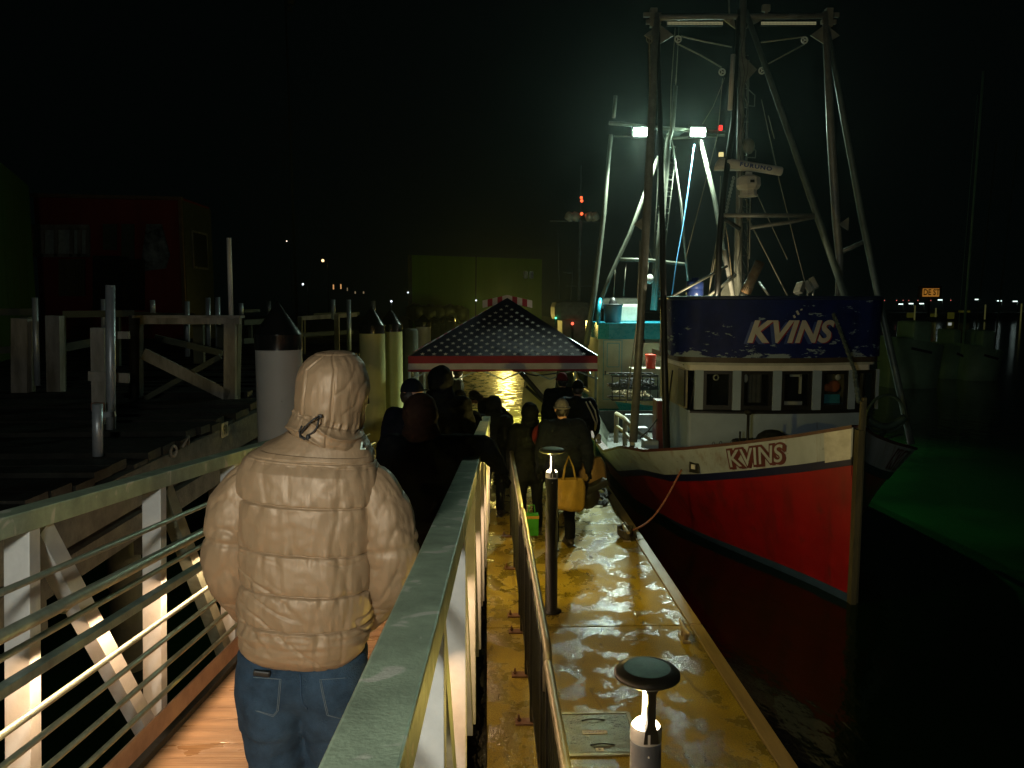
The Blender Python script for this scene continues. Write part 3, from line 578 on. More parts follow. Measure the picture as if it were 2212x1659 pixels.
# lettering
def text_mesh(s, size, shear=0, offset=0, space=1.0):
    c = bpy.data.curves.new('t', 'FONT'); c.body = s; c.size = size; c.shear = shear; c.offset = offset; c.space_character = space; c.resolution_u = 4; c.extrude = .0
    o = bpy.data.objects.new('t', c); COL.objects.link(o); bpy.context.view_layer.update(); dg = bpy.context.evaluated_depsgraph_get()
    me = bpy.data.meshes.new_from_object(o.evaluated_get(dg), depsgraph=dg); bpy.data.objects.remove(o)
    bm = bmesh.new(); bm.from_mesh(me); bmesh.ops.subdivide_edges(bm, edges=[e for e in bm.edges if e.calc_length() > size*.25], cuts=3, use_grid_fill=True); bmesh.ops.triangulate(bm, faces=bm.faces); bm.to_mesh(me); bm.free(); return me
def lettering(name, s, size, func, parent, material, shear=0, offset=0, dx=0, dy=0, wid=None, hgt=None, space=1.0, off=.004):
    me = text_mesh(s, size, shear, offset, space); xs = [v.co.x for v in me.vertices]; zs = [v.co.y for v in me.vertices]
    base = text_mesh(s, size, shear, 0, space); bx = [v.co.x for v in base.vertices]; bz = [v.co.y for v in base.vertices]
    sx = (wid/(max(bx)-min(bx))) if wid else 1; sz = (hgt/(max(bz)-min(bz))) if hgt else 1
    for v in me.vertices: v.co = func((v.co.x-min(bx))*sx+dx, (v.co.y-min(bz))*sz+dy, off)
    me.materials.clear(); me.materials.append(material); return link_mesh(name, me, parent)
let_w = mat('lettering_white', (.45,.45,.40), .5, 0, .12, 9); let_r = mat('lettering_red', (.22,.012,.02), .5); let_b = mat('lettering_blue', (.03,.06,.22), .5); let_d = mat('lettering_maroon', (.10,.02,.02), .5)
LW, LH = 1.17, .285
p0 = PY(1618, 739, YB-.2)
fb = lambda u, v, off: bridge_front(p0.x+u, p0.z+v, off)
lettering('name_shadow', 'KVINS', .4, fb, bridge, let_b, .30, .012, dx=-.045, dy=-.02, wid=LW, hgt=LH, off=.004, space=1.02)
lettering('name_shadow', 'KVINS', .4, fb, bridge, let_r, .30, .010, dx=.02, dy=-.012, wid=LW, hgt=LH, off=.007, space=1.02)
lettering('name_lettering', 'KVINS', .4, fb, bridge, let_w, .30, .013, wid=LW, hgt=LH, off=.010, space=1.02)
def bul(sd):
    def f(u, v, off):
        if sd < 0: y = YT-u*.62 
        else: y = YT2+u*.62
        zc = sheer(y)-BAND+.03
        p = hull_pt(y, zc+v, sd, .013+off); return p
    return f
YT = 9.82; YT2 = 9.85
for sd in (-1, 1):
    f = bul(sd); wd = .95 if sd < 0 else 1.0
    lettering('name_shadow', 'KVINS', .3, f, bw, let_d, .30, .020, dx=.020, dy=.014, wid=wd, hgt=.21, off=.006)
    lettering('name_outline', 'KVINS', .3, f, bw, let_d, .30, .030, dx=0, dy=.03, wid=wd, hgt=.21, off=.013)
    lettering('name_lettering', 'KVINS', .3, f, bw, white_s, .30, .003, dx=0, dy=.03, wid=wd, hgt=.21, off=.024)
# small checker plate on the bridge
m = MB(); c = fb(.62, .40, 0); 
for i in range(3):
    for j in range(4): 
        x = c.x+i*.03-.02*j; z = c.z-.03*j+.012*i; 
        if (i+j) % 2 == 0: m.add([bridge_front(x, z, .005), bridge_front(x+.028, z+.01, .005), bridge_front(x+.022, z+.03, .005), bridge_front(x-.006, z+.02, .005)], [(0,1,2,3)])
m.build('sticker', let_w, bridge)
# ---------------------------------------------------------------- gear on top of the bridge
YM = 12.0
def rod(name, pts, Y, r, material, parent=boat, n=10, ys_=None):
    P = [PY(x, y, (ys_[i] if ys_ else Y)) for i, (x, y) in enumerate(pts)]
    return MB().path(P, r, n).build(name, material, parent)
mastm = mat('weathered_mast', (.22,.23,.19), .5, .3, .3, 6, .2, 50); polem = mat('green_grey_pole', (.10,.14,.13), .5, .3, .25, 6, .2, 50); pole_l = mat('aluminium_pole', (.20,.21,.19), .5, .35, .25, 7, .1, 60)
mast = rod('mast', [(1605,-14),(1601,150),(1597,400),(1594,660)], YM, .052, mastm)
m = MB()
for a in (0, 1):
    m.path([PY(1617-3*a, 130, YM+.1), PY(1612, 400, YM+.1), PY(1617, 655, YM+.1)], .010, 6)
for i in range(15):
    y = 120+i*36; m.tube(PY(1598, y, YM), PY(1616, y+(7 if i % 2 else 0), YM+.1), .007, n=5); m.tube(PY(1598, y, YM), PY(1616, y+36, YM+.1), .005, n=5)
m.path([PY(1588,470,YM+.1), PY(1585,655,YM+.1)], .014, 6); m.path([PY(1621,400,YM), PY(1618,560,YM)], .012, 6)
m.path([PY(1612,190,YM), PY(1630,206,YM), PY(1629,230,YM), PY(1611,228,YM)], .008, 6)
m.path([PY(1608,300,YM), PY(1632,326,YM), PY(1631,341,YM), PY(1611,340,YM)], .008, 6); m.build('mast_ladder', mastm, mast)
m = MB()
for k in range(3):
    m.path([PY(1596+k*8+4*math.sin(j*1.7+k), 60+j*24, YM-.07) for j in range(24)], .004, 5)
m.build('mast_cables', black, mast)
m = MB(); m.ball(PY(1616,316,YM-.05), (.10,.05,.12), 12); m.build('loudhailer', mastm, mast)
m = MB()                                                     # hanging day shapes
for y in (340, 455): pass
a = PY(1621,326/1.0,YM); m.prism([PY(1626,322,YM), PY(1652,322,YM), PY(1632,372,YM)], (0,.02,0)); m.prism([PY(1632,372-60,YM), PY(1622,420-60,YM), PY(1640,420-60,YM)], (0,.02,0)); 
gal = rod('gallows_bar', [(1406,38),(1500,37),(1600,36),(1700,36),(1800,34)], YM, .040, pole_l)
m = MB()
for x, s in ((1411, -1), (1789, 1)):
    m = MB(); c = PY(x, 39, YM); m.box(c+Vector((s*.02,0,.04)), (.26,.05,.06)); m.box(c+Vector((s*.0,0,-.06)), (.22,.05,.06)); m.box(c, (.10,.09,.26))
    m.build('bar_bracket', mastm, gal)
m = MB(); m.prism([PY(1560,40,YM), PY(1585,40,YM), PY(1588,62,YM)], (0,.03,0)); m.prism([PY(1620,40,YM), PY(1650,40,YM), PY(1612,62,YM)], (0,.03,0)); m.build('mast_gusset', mastm, gal)
ledbar = glow('work_light_diodes', (.9,.85,.45), .22)
for x0, x1 in ((1441,1561),(1643.5,1762.5)):
    a, b = PY(x0,50.5,YM-.05), PY(x1,50.5,YM-.05); m = MB(); m.bar(a+Vector((0,.03,.0)), b+Vector((0,.03,.0)), .05, .062); lb = m.build('light_bar', black, gal)
    m = MB(); n = 40
    for i in range(n):
        for k in (-1, 1): m.box(a.lerp(b, (i+.5)/n)+Vector((0,0,k*.012)), (.014,.006,.016))
    m.build('diodes', ledbar, lb)
m = MB(); m.box(PY(1654,22,YM), (.04,.04,.12)); m.box(PY(1654,18,YM), (.12,.08,.10), bev=.02); m.build('camera_head', mastm, gal)
rod('vhf_aerial', [(1576,54),(1573,-10)], YM, .012, mastm, gal)
# outrigger poles
def outrig(name, pts, r, material, Ys): return rod(name, pts, 0, r, material, ys_=Ys)
outrig('outrigger_pole', [(1417,30),(1411,170),(1400,400),(1383,700),(1367,955)], [.055,.06,.062,.062,.06], pole_l, [12,11.95,11.8,11.65,11.5])
outrig('outrigger_pole', [(1421,70),(1425,250),(1430,500),(1434,750),(1440,985)], [.03,.036,.042,.046,.05], black, [12,11.8,11.5,11.2,10.75])
outrig('outrigger_pole', [(1782,26),(1794,290),(1806,480),(1813,560),(1811,645)], [.05,.06,.062,.055,.055], pole_l, [12,12,12,12,12])
outrig('outrigger_pole', [(1788,70),(1817,230),(1863,480),(1901,660),(1933,800),(1968,960)], [.035,.045,.05,.05,.05,.05], polem, [12,12,11.9,11.7,11.5,11.3])
rod('stay_pole', [(1595,22),(1584,260),(1562,420),(1553,520),(1549,650)], 0, [.03,.04,.045,.045,.045], black, ys_=[12,11.8,11.6,11.5,11.4])
rod('stay_pole', [(1583,118),(1576,238)], 11.75, .034, white_p)
rod('stay_pole', [(1610,24),(1683,230),(1764,465),(1828,650)], 0, [.04,.045,.05,.05], polem, ys_=[12,11.8,11.5,11.2])
m = MB(); P0 = [PY(1790,655,10.9), PY(1812,710,10.3), PY(1845,800,9.5), PY(1853,868,9.0)]; m.path(P0, .022, 8)
for i in range(60):
    t = i/60; k = min(2, int(t*3)); f = t*3-k; c = P0[k].lerp(P0[k+1], f); m.box(c, (.05,.035,.018), (random.random()*3, random.random()*3, 0))
m.build('forestay_chain', polem, boat)
rod('cross_arm', [(1563,465),(1764,466)], 11.5, .032, pole_l); rod('cross_arm', [(1620,492),(1700,481),(1764,468)], 11.5, .028, pole_l); rod('cross_arm', [(1560,470),(1598,495)], 11.6, .03, steel_d)
rod('cross_arm', [(1811,547),(1869,521)], 12, .034, pole_l)
m = MB()
for x, y in ((1423,72),(1782,72)):
    c = PY(x,y,YM); m.prism([c+Vector((-.22,0,-.03)), c+Vector((0,0,-.16)), c+Vector((.22,0,-.03)), c+Vector((0,0,.13))], (0,.025,0)); m.build('rigging_plate', mastm, boat); m = MB()
for x, y in ((1381,484),(1824,484)): 
    c = PY(x,y,11.8); m.prism([c+Vector((-.09,0,.0)), c+Vector((.06,0,-.10)), c+Vector((.06,0,.10))], (0,.02,0)); m.build('rigging_plate', mastm, boat); m = MB()
c = PY(1606,150,YM-.05); m.prism([c+Vector((-.16,0,0)), c+Vector((0,0,-.22)), c+Vector((.2,0,0)), c+Vector((0,0,.18))], (0,.03,0)); m.build('rigging_plate', mastm, boat)
for x, y in ((1464,85),(1559,156),(1737,87),(1645,153)):
    c = PY(x,y,YM); m = MB(); m.path([c+Vector((.045*math.cos(a),0,.045*math.sin(a))) for a in [2*math.pi*i/20 for i in range(20)]], .011, 7, closed=True)
    for k in range(3): a = k*2.09; m.tube(c, c+Vector((.042*math.cos(a),0,.042*math.sin(a))), .007, n=6)
    m.ball(c, .014, 8); m.build('pulley', white_p, boat)
lines = [[(1470,78),(1520,90),(1580,102)], [(1461,94),(1510,118),(1558,146)], [(1643,92),(1735,80)], [(1659,138),(1737,96)], [(1458,60),(1449,187),(1447,300)],
         [(1565,168),(1540,230),(1517,268)], [(1644,215),(1685,400),(1725,560),(1739,612)], [(1615,471),(1650,540),(1701,640)], [(1659,250),(1672,300)], [(1556,468),(1535,590),(1530,650)],
         [(1556,380),(1551,520),(1528,650)], [(1560,170),(1550,290),(1480,560)], [(1625,400),(1700,560)]]
rg = MB()
for i, l in enumerate(lines): rg.path([PY(x,y,YM+.05) for x, y in l], .011 if i in (0,1,2,3,7) else .006, 6)
rg.build('rigging_lines', mat('rigging_wire', (.30,.28,.20), .6, .2), boat)
m = MB(); m.path([PY(1402+.2*i, 84+i*14, 11.9) for i in range(20)], .014, 6); m.path([PY(1403+7*math.cos(a), 85+9*math.sin(a), 11.9) for a in [2*math.pi*i/14 for i in range(14)]], .009, 6, closed=True); m.build('tackle_rope', mat('old_rope', (.22,.22,.16), .9, 0, .3, 30, .6, 120), boat)
m = MB()                                                     # chain
N_ = 34
for i in range(N_):
    t = i/(N_-1); c = PY(1584-22*t-3*math.sin(t*3), 385+128*t, YM-.12); rotm = Euler((R(90) if i % 2 else R(60), R(10), R(80) if i % 2 else 0)).to_matrix()
    m.path([c+rotm@Vector((.018*math.cos(a), .030*math.sin(a), 0)) for a in [2*math.pi*j/12 for j in range(12)]], .0065, 6, closed=True)
m.build('chain', mat('galvanised_chain', (.5,.5,.42), .35, .8), boat)
# radar
rad = thing('tmp', (0,0,0), 'x', 'x'); bpy.data.objects.remove(rad)
rc = PY(1628,361,11.7); RAX = Matrix.Rotation(R(8.5), 3, 'Y'); m = MB()
rows = []; L_ = .42
prof = [(-.0,.062,-.055),]
oct_ = [(math.cos(a)*.062, math.sin(a)*.062) for a in [math.pi/8+math.pi/4*i for i in range(8)]]
vs = []; 
for x in (-L_, -L_+.015, L_-.015, L_):
    s_ = .86 if abs(x) == L_ else 1; vs.append([rc+RAX@Vector((x, oy*s_, oz*s_)) for oy, oz in [(math.cos(a)*.062, math.sin(a)*.066) for a in [2*math.pi*i/18 for i in range(18)]]])
m.grid(vs, closed=True); b = len(m.v)-72; m.f.append([b+j for j in range(18)]); m.m.append(0); m.sm.append(False); m.f.append([b+54+j for j in range(18)][::-1]); m.m.append(0); m.sm.append(False)
rads = m.build('radar_scanner', white_p, boat)
def fr(u, v, off): 
    zz = v-.027; return rc+RAX@Vector((-.225+u, -math.sqrt(max(0,.0635**2-zz*zz))-off+.0, zz))
lettering('lettering', 'FURUNO', .09, fr, rads, let_b, 0, .004, wid=.47, hgt=.052, space=1.25, off=.002)
gb = PY(1616,398,11.7); m = MB()
m.lathe(gb, [(.05,.17),(.05,.13),(.10,.125),(.165,.09),(.175,-.02),(.15,-.07),(.12,-.09),(.12,-.15),(.14,-.155),(.14,-.18),(0,-.18)], 8, smooth=False, M=Matrix.Rotation(R(22),3,'Z'))
m.build('radar_gearbox', white_p, boat); MB().box(gb+Vector((-.0,-.17,.02)), (.06,.01,.04)).build('data_plate', steel_d, bpy.data.objects['radar_gearbox'])
m = MB(); c = PY(1560,356,11.9); m.lathe(c, [(.0,-.05),(.12,-.05),(.12,-.03),(.10,.03),(.05,.09),(0,.10)], 16); m.box(c+Vector((.16,0,-.07)), (.55,.10,.03)); m.build('dome_aerial', white_p, boat)
m = MB(); c = PY(1557,337,11.9); m.lathe(c, [(.0,-.04),(.045,-.04),(.045,-.02)], 14); m.lathe(c, [(.045,.05),(.045,.065),(0,.07)], 14); al = m.build('anchor_light', black, boat); MB().lathe(c, [(.035,-.02),(.038,.015),(.035,.05)], 14).build('lens', glow('anchor_lens', (1,.85,.35), .8), al)
m = MB(); a, b = PY(1606,640,11.5), PY(1641,566,11.3); m.path([a-Vector((.05,0,.3)), a, a.lerp(b,.3)], .078, 18); ex = m.build('exhaust_base', steel_d, boat)
a = a.lerp(b,.12); m = MB(); m.path([a, a.lerp(b,.25), a.lerp(b,.26), b], [.078,.078,.070,.070], 20, cap=False); m.path([b, b-(b-a)*.5], [.070,.060], 20, cap=False); m.build('exhaust_pipe', rustp, boat)
for (x, y, s) in ((1727,622,1),(1745,620,-1),(1757,612,-1)):
    c = PY(x,y,11.0); rm = Euler((R(-10), R(28*s), R(15*s))).to_matrix(); m = MB(); m.box(c, (.07,.14,.17), rm, bev=.01); m.tube(c-Vector((0,0,.05)), c+Vector((-.02*s,.05,-.30)), .012, n=6); m.build('deck_floodlight', mastm, boat)
m = MB(); c = PY(1500,643,11.9); m.lathe(c+Vector((0,0,.0)), [(0,0),(.115,0),(.13,.06),(.13,.12),(.125,.13),(.13,.14),(.13,.22),(.12,.25),(.06,.27),(.06,.30),(0,.30)], 20); m.build('water_drum', mat('blue_plastic', (.02,.04,.16), .3), boat)
m = MB()
for x in (1490,1530,1555): m.box(PY(x,648,11.4), (.14,.12,.06), bev=.01)
m.build('roof_vents', mastm, boat); m = MB(); m.tube(PY(1450,640,11.6), PY(1570,575,11.9), .02); m.build('roof_strut', mastm, boat); m = MB(); m.tube(PY(1530,640,11.9), PY(1595,590,12), .022); m.build('roof_strut', mastm, boat); m = MB(); m.tube(PY(1640,610,12.2), PY(1668,648,11.6), .02); m.build('roof_strut', mastm, boat); m = MB(); m.prism([PY(1575,600,12.1), PY(1590,640,12.1), PY(1552,640,12.1)], (0,.03,0))
m.build('mast_gusset', mastm, boat)
rod('bright_strut', [(1563,540),(1575,600),(1585,655)], 12.1, .035, white_p)
rod('bright_strut', [(1565,480),(1572,520),(1580,600)], 12.05, .008, rope_m)
dk = MB(); dk.box((3.1,11.35,2.72), (.12,.16,.10), bev=.01); dk.tube((3.1,11.35,2.2), (3.1,11.35,2.7), .02); dk = dk.build('deck_lamp', black, boat); MB().box((3.17,11.35,2.74), (.01,.12,.07)).build('lamp_glass', glow('deck_lamp_glass', (1,.85,.55), 8), dk)
lamp('deck_lamp_light', 'POINT', (3.25,11.35,2.80), P_DECK, (1.0,.84,.52), .06)
# starboard side deck gear seen between the poles
m = MB(); m.box(PY(1427,930,12.3), (.22,.3,1.0), bev=.02); m.build('hydraulic_locker', mat('dull_red_metal', (.10,.012,.012), .5), boat)
m = MB(); m.path([PY(1452,800,11.6), PY(1446,850,11.5), PY(1440,905,11.5)], .012, 6); m.path([PY(1480,800,11.4), PY(1500,830,11.3), PY(1484,905,11.3)], .010, 6)
m.path([PY(1419,905,12), PY(1400,930,12), PY(1383,945,11.9)], .01, 6); m.path([PY(1455,640,11.2), PY(1449,700,11.2), PY(1458,770,11.2), PY(1490,800,11.2)], .012, 6); m.build('hoses', rubber, boat)
m = MB(); a = PY(1385,960,11.9)
m.box(PY(1403,965,12.2), (.22,.3,.24), bev=.02); m.box(PY(1385,935,12.6), (.18,.2,.2), bev=.02); m.build('deck_boxes', white_s, boat)
MB().bar(PY(1372,880+50,12.1), PY(1412,955,12.1), .05, .05).build('slanted_bar', mastm, boat); m = MB(); m.box(PY(1407,915,13.5), (.9,.05,.25)); m.box(PY(1407,915,13.5)+Vector((0,0,.14)), (.94,.09,.05)); m.build('hatch_coaming', white_s, boat)
m = MB()
for (x, y, Y) in ((1337,893,12.6),(1352,905,12.0),(1362,925,11.6)):
    pass
tp = [PY(1331,893,13.4), PY(1350,905,12.5), PY(1366,925,11.7)]
m.path(tp, .035, 8)
for p in tp: m.tube(p, Vector((p.x, p.y, .5)), .04, n=8)
m.path([p-Vector((0,0,.22)) for p in tp], .03, 8); m.build('side_rail', mat('cream_tube', (.42,.40,.26), .5), boat)
# aft gantry post cluster
m = MB(); m.tube(PY(1380,650,13.0), PY(1384,520,13.0), .03); m.tube(PY(1352,870,12.4), PY(1400,520,12.6), .012, n=6); m.build('side_stays', mastm, boat)
# ================================================================== the turquoise boat behind, with its lit floods
YT_ = 20.0
tb = thing('workboat', (4.0, 21, -.5), 'turquoise and cream fishing boat with two blazing floodlights, moored behind the red one', 'fishing boat')
def T(x, y, Y=YT_): return PY(x, y, Y)
m = MB(); prof = [(1311,868,918),(1330,868,940),(1380,870,945),(1450,872,945)]
# hull: bow towards us
CXT = 4.75
def thp(y, z, sd):
    hs = np.interp(y, [18.6,19.2,20,21,23,27], [.05,.8,1.5,1.9,2.0,1.7]); hw = np.interp(y, [18.6,19.2,20,21,23,27], [.03,.4,.9,1.3,1.6,1.4]); t = max(0, (z+.5)/.95)
    return Vector((CXT+sd*(hw+(hs-hw)*t), y, z))
yy = [18.6+.3*i for i in range(29)]
for sd in (-1, 1): m.grid([[thp(y, -.9+(1.32)*i/6, sd) for i in range(7)] for y in yy])
m.build('hull', teal_p, tb)
m = MB()
for sd in (-1, 1): m.grid([[thp(y, .42, sd)+Vector((sd*.03,0,-.02)), thp(y, .47, sd)+Vector((sd*.03,0,.05)), thp(y, .47, sd)+Vector((-sd*.1,0,.05))] for y in yy])
m.build('gunwale', mat('cream_trim', (.5,.5,.36), .4), tb)
MB().grid([[thp(y,.2,-1), thp(y,.2,1)] for y in yy]).build('deck', MATS['deck_paint'], tb)
wl = mat('cabin_cream', (.42,.42,.31), .5, 0, .12, 3, .1, 20)
x0 = T(1291,800).x; x1 = T(1372,800).x; x2 = T(1470,800).x; zt = T(1300,730).z; zb = .2
m = MB(); m.box(((x0+x1)/2, 21.0, (zt+zb)/2), (x1-x0, 2.0, zt-zb), bev=.03); m.box(((x1+x2)/2+.2, 21.4, (zt+zb)/2), (x2-x1+.4, 1.4, zt-zb))
cb = m.build('cabin', wl, tb)
d0, d1 = T(1303,735,19.98), T(1341,862,19.98); m = MB(); W_, H_ = d1.x-d0.x, d0.z-d1.z; c = (d0+d1)/2
m.box((c.x, 19.975, c.z), (W_, .04, H_), bev=.01); dr = m.build('door', wl, cb)
m = MB()
for (a, b) in (((0,0),(1,0)), ((1,0),(1,1)), ((1,1),(0,1)), ((0,1),(0,0)), ((0,.42),(1,.42))):
    m.bar((d0.x+a[0]*W_, 19.952, d1.z+a[1]*H_), (d0.x+b[0]*W_, 19.952, d1.z+b[1]*H_), .012, .01, up=(0,1,0))
for (a, b) in (((.2,.55),(.85,.55)), ((.85,.55),(.85,.95)), ((.85,.95),(.2,.95)), ((.2,.95),(.2,.55))):
    m.bar((d0.x+a[0]*W_, 19.952, d1.z+a[1]*H_), (d0.x+b[0]*W_, 19.952, d1.z+b[1]*H_), .014, .012, up=(0,1,0))
m.build('door_joints', teal_p, dr); MB().box((d0.x+.05, 19.94, d1.z+.45*H_), (.03,.03,.1)).build('handle', steel_d, dr)
m = MB(); m.box(((x1+T(1405,800).x)/2, 20.66, 1.5), (T(1405,800).x-x1-.05, .05, 1.3)); m.build('doorway_shade', black, cb)  # black sheet stands in for the shade inside the open door
m = MB()
for k in range(9): m.ball((x1+.1+random.random()*.3, 20.5, 1.1+k*.13), (.08,.05,.07), 8)
m.build('hanging_gear', mat('rust_orange_gear', (.22,.06,.03), .8), cb)
m = MB(); m.box((T(1400,820).x+.3, 19.9, 1.35), (1.0, .05, 1.1)); m.build('bait_table', wl, tb)
# turquoise roof band and flybridge
a = T(1288,714); b = T(1480,714); hh = T(1300,697).z-T(1300,731).z
m = MB(); pts = [(a.x,19.75),(a.x,22.2),(b.x,22.2),(b.x,19.55),(a.x+.25,19.55)]
m.prism([(x,y,T(1300,731).z) for x, y in pts], (0,0,hh)); m.build('roof_band', teal_p, tb)
m = MB(); m.box(T(1352,678,21.0)+Vector((0,.3,0)), (1.05,.6,.52), bev=.08); m.box(T(1340,655,21.8), (1.2,.3,.3), bev=.1); m.build('flybridge_console', mat('console_white', (.45,.48,.40), .4), tb)
m = MB(); m.path([T(1292,700,19.8), T(1293,665,19.9), T(1297,645,20)], .05, 8); m.build('flybridge_pillar', teal_p, tb)
cbn = T(1323,697,19.9); 
t = MB(); t.lathe(cbn, [(0,0),(.20,0),(.235,.42),(.25,.43),(.25,.47),(.23,.47),(.2,.40),(0,.40)], 24)
tag(t.build('dustbin', mat('grey_bin', (.02,.03,.032), .5), loc=cbn), 'round dark plastic bin standing on the turquoise cabin roof', 'bin')
t = MB(); t.lathe(cbn+Vector((0,0,.41)), [(.13,0),(.10,.12),(.05,.22),(0,.23)], 14)
tag(t.build('cone_bag', black, loc=cbn+Vector((0,0,.41))), 'black pointed bundle sticking out of the bin on the cabin roof', 'bundle')
# orange bucket and crab pots
cbk = T(1405,796,19.0); t = MB(); t.lathe(cbk, [(0,0),(.115,0),(.135,.33),(.145,.34),(.135,.345),(.12,.32),(0,.30)], 22)
bk = t.build('bucket', mat('orange_plastic', (.85,.06,.02), .45), loc=cbk); tag(bk, 'bright orange-red plastic bucket above the crab pots', 'bucket')
MB().path([cbk+Vector((-.14*math.cos(a)-.16,0,.34-.5*abs(math.sin(a))*.6)) for a in [math.pi*i/10 for i in range(11)]], .008, 6).build('handle', white_p, bk)
tag(MB().box(cbk+Vector((.1,.25,-.13)), (1.1,.5,.26), bev=.02).build('bait_freezer', wl, loc=cbk+Vector((0,.25,-.26))), 'pale box holding up the orange bucket', 'box')
for k, (yy0, nm) in enumerate(((866,'lower black crab pot stacked on the pale gunwale'), (838,'upper black crab pot of the stack'))):
    a, b = T(1322,yy0,17.6), T(1420,yy0,17.6); z0 = a.z; z1 = z0+.27; w = b.x-a.x
    cp = thing('crab_pot', (a.x, 17.6, z0), nm, 'crab pot', 'crab pots stacked at the stern')
    m = MB()
    for z in (z0+.02, z1):
        m.path([(a.x,17.6,z),(b.x,17.6,z),(b.x,18.3,z),(a.x,18.3,z)], .022, 6, closed=True)
    for i in range(7): m.tube((a.x+w*i/6,17.6,z0), (a.x+w*i/6,17.6,z1), .014, n=5)
    for i in range(7): m.tube((a.x+w*i/6,17.6,z1), (a.x+w*i/6,18.3,z1), .008, n=5)
    m.build('frame', rubber, cp)
    m = MB()
    for i in range(22):
        c = Vector((a.x+.1+random.random()*(w-.2), 17.75+random.random()*.4, z0+.05+random.random()*.12)); ph = random.random()*6
        m.path([c+Vector((.09*math.cos(t*.7+ph), .06*math.sin(t*.9), .025*math.sin(t*1.7+ph))) for t in range(12)], .011, 5)
    m.build('coiled_line', [rope_m, cloths['grey'], mat('blue_line', (.03,.06,.20), .7)][k*1], cp)
# the same dark gear bundles below the pots
# rig with floodlights
greenm = mat('lit_mast_paint', (.11,.12,.09), .45, .2, .2, 5, .1, 40)
def trod(name, pts, r, material=greenm, Y=YT_, parent=tb): return MB().path([T(x,y,Y) for x, y in pts], r, 8).build(name, material, parent)
tm = trod('mast', [(1459,186),(1452,275),(1443,303),(1428,480),(1411,670)], [.05,.06,.085,.085,.085])
trod('spreader', [(1315,266),(1345,268),(1400,275),(1565,287)], .05); trod('spreader', [(1326,294),(1400,296)], .02); trod('spreader', [(1440,300),(1565,292)], .04)
trod('outrigger_pole', [(1329,207),(1325,255)], .045); trod('outrigger_pole', [(1319,291),(1303,470),(1285,620),(1266,745)], [.05,.06,.07,.075])
trod('mast_leg', [(1422,338),(1360,505),(1316,600),(1297,650)], .05); trod('mast_leg', [(1513,303),(1543,430),(1565,560),(1590,645)], [.055,.06,.06,.06]); trod('mast_leg', [(1450,303),(1470,440),(1487,620)], .03, mastm)
trod('base_spreader', [(1334,560),(1400,562),(1478,571)], .045)
m = MB()
for i in range(18):
    y = 320+i*18; m.tube(T(1424+2-i*.9,y,20.1), T(1424+36-i*2.0,y+(6 if i%2 else -4),20.1), .012, n=5)
    m.tube(T(1424+2-i*.9,y,20.1), T(1424+36-i*2.0,y+18,20.1), .008, n=5)
m.path([T(1424,315,20.1), T(1408,620,20.1)], .014, 6); m.path([T(1461,315,20.1), T(1424,640,20.1)], .014, 6); m.build('ladder', greenm, tm)
MB().prism([T(1428,282), T(1480,284), T(1440,312)], (0,.04,0)).build('mast_plate', polem, tm)
MB().path([T(1499,312,19.7), T(1475,490,19.7), T(1462,560,19.7), T(1447,662,19.7)], .014, 6).build('blue_halyard', mat('blue_rope', (.12,.42,.75), .7), tb)
m = MB()
for l in ([(1459,186),(1466,60)], [(1352,570),(1346,640)], [(1330,560),(1325,640)], [(1400,560),(1398,610)], [(1405,300),(1404,420),(1389,500),(1408,560)]): m.path([T(x,y) for x, y in l], .009, 5)
m.build('thin_lines', MATS['rigging_wire'], tb)
MB().ball(T(1403,603), (.11,.08,.13), 10).build('float', white_p, tb)
floodg = glow('flood_emitter', (.70, 1.0, .78), 700)
for x in (1384.5, 1508):
    c = T(x,285,19.9); m = MB(); m.box(c+Vector((0,.08,0)), (.46,.10,.30), bev=.02); m.bar(c+Vector((-.2,.1,0)), c+Vector((-.2,.1,.2)), .03,.03); m.bar(c+Vector((.2,.1,0)), c+Vector((.2,.1,.2)), .03,.03)
    f = m.build('floodlight', black, tb); m = MB()
    for i in range(4):
        for k in range(2): m.box(c+Vector((-.14+.093*i, .02, -.05+.1*k)), (.075,.012,.08), bev=.003)
    m.build('lamp_glass', floodg, f)
    d = Vector((-.05,-.35,-1)).normalized()
    l = lamp('floodlight_beam', 'SPOT', c+Vector((0,-.06,0)), P_FLOOD*8, (.80,1.0,.84), .12, cone=R(92)); l.rotation_euler = d.to_track_quat('-Z', 'Y').to_euler()
MB().box(T(1555,277), (.09,.09,.12)).build('red_lamp', glow('red_lamp', (1,.04,.03), 1.6), tb)
# ================================================================== canopy tent
t = thing('canopy_tent', (.3, 14.1, 0), 'pop-up canopy with white stars on navy and a red and white striped edge', 'canopy')
TX0, TX1, TY0, TY1, TE = -1.235, 1.80, 12.6, 15.6, 2.06; AP = Vector((.39, 14.1, 3.0))
navy = mat('navy_canvas', (.012,.014,.040), .7, 0, .2, 8, .2, 60); star_m = mat('white_star_print', (.78,.78,.75), .7); redc = mat('red_canvas', (.26,.012,.03), .7, 0, .15, 8); whc = mat('white_canvas', (.50,.50,.50), .7, 0, .1, 8)
A, B, C_, D = Vector((TX0,TY0,TE)), Vector((TX1,TY0,TE)), Vector((TX1,TY1,TE)), Vector((TX0,TY1,TE))
def sag(a, b, k=22):
    rows = []
    for i in range(k+1):
        f = i/k; l = a.lerp(AP, f); r = b.lerp(AP, f); rows.append([l.lerp(r, j/k)+Vector((0,0,-.035*math.sin(math.pi*f)*math.sin(math.pi*j/k)+(.012*noise.noise(Vector((j*.55+f*4, f*9, a.x)))*math.sin(math.pi*j/k)*(1-f)))) for j in range(k+1)])
    return rows
m = MB(); m.grid(sag(A, B), 0)
nrm = (B-A).cross(AP-A).normalized(); 
if nrm.z < 0: nrm = -nrm
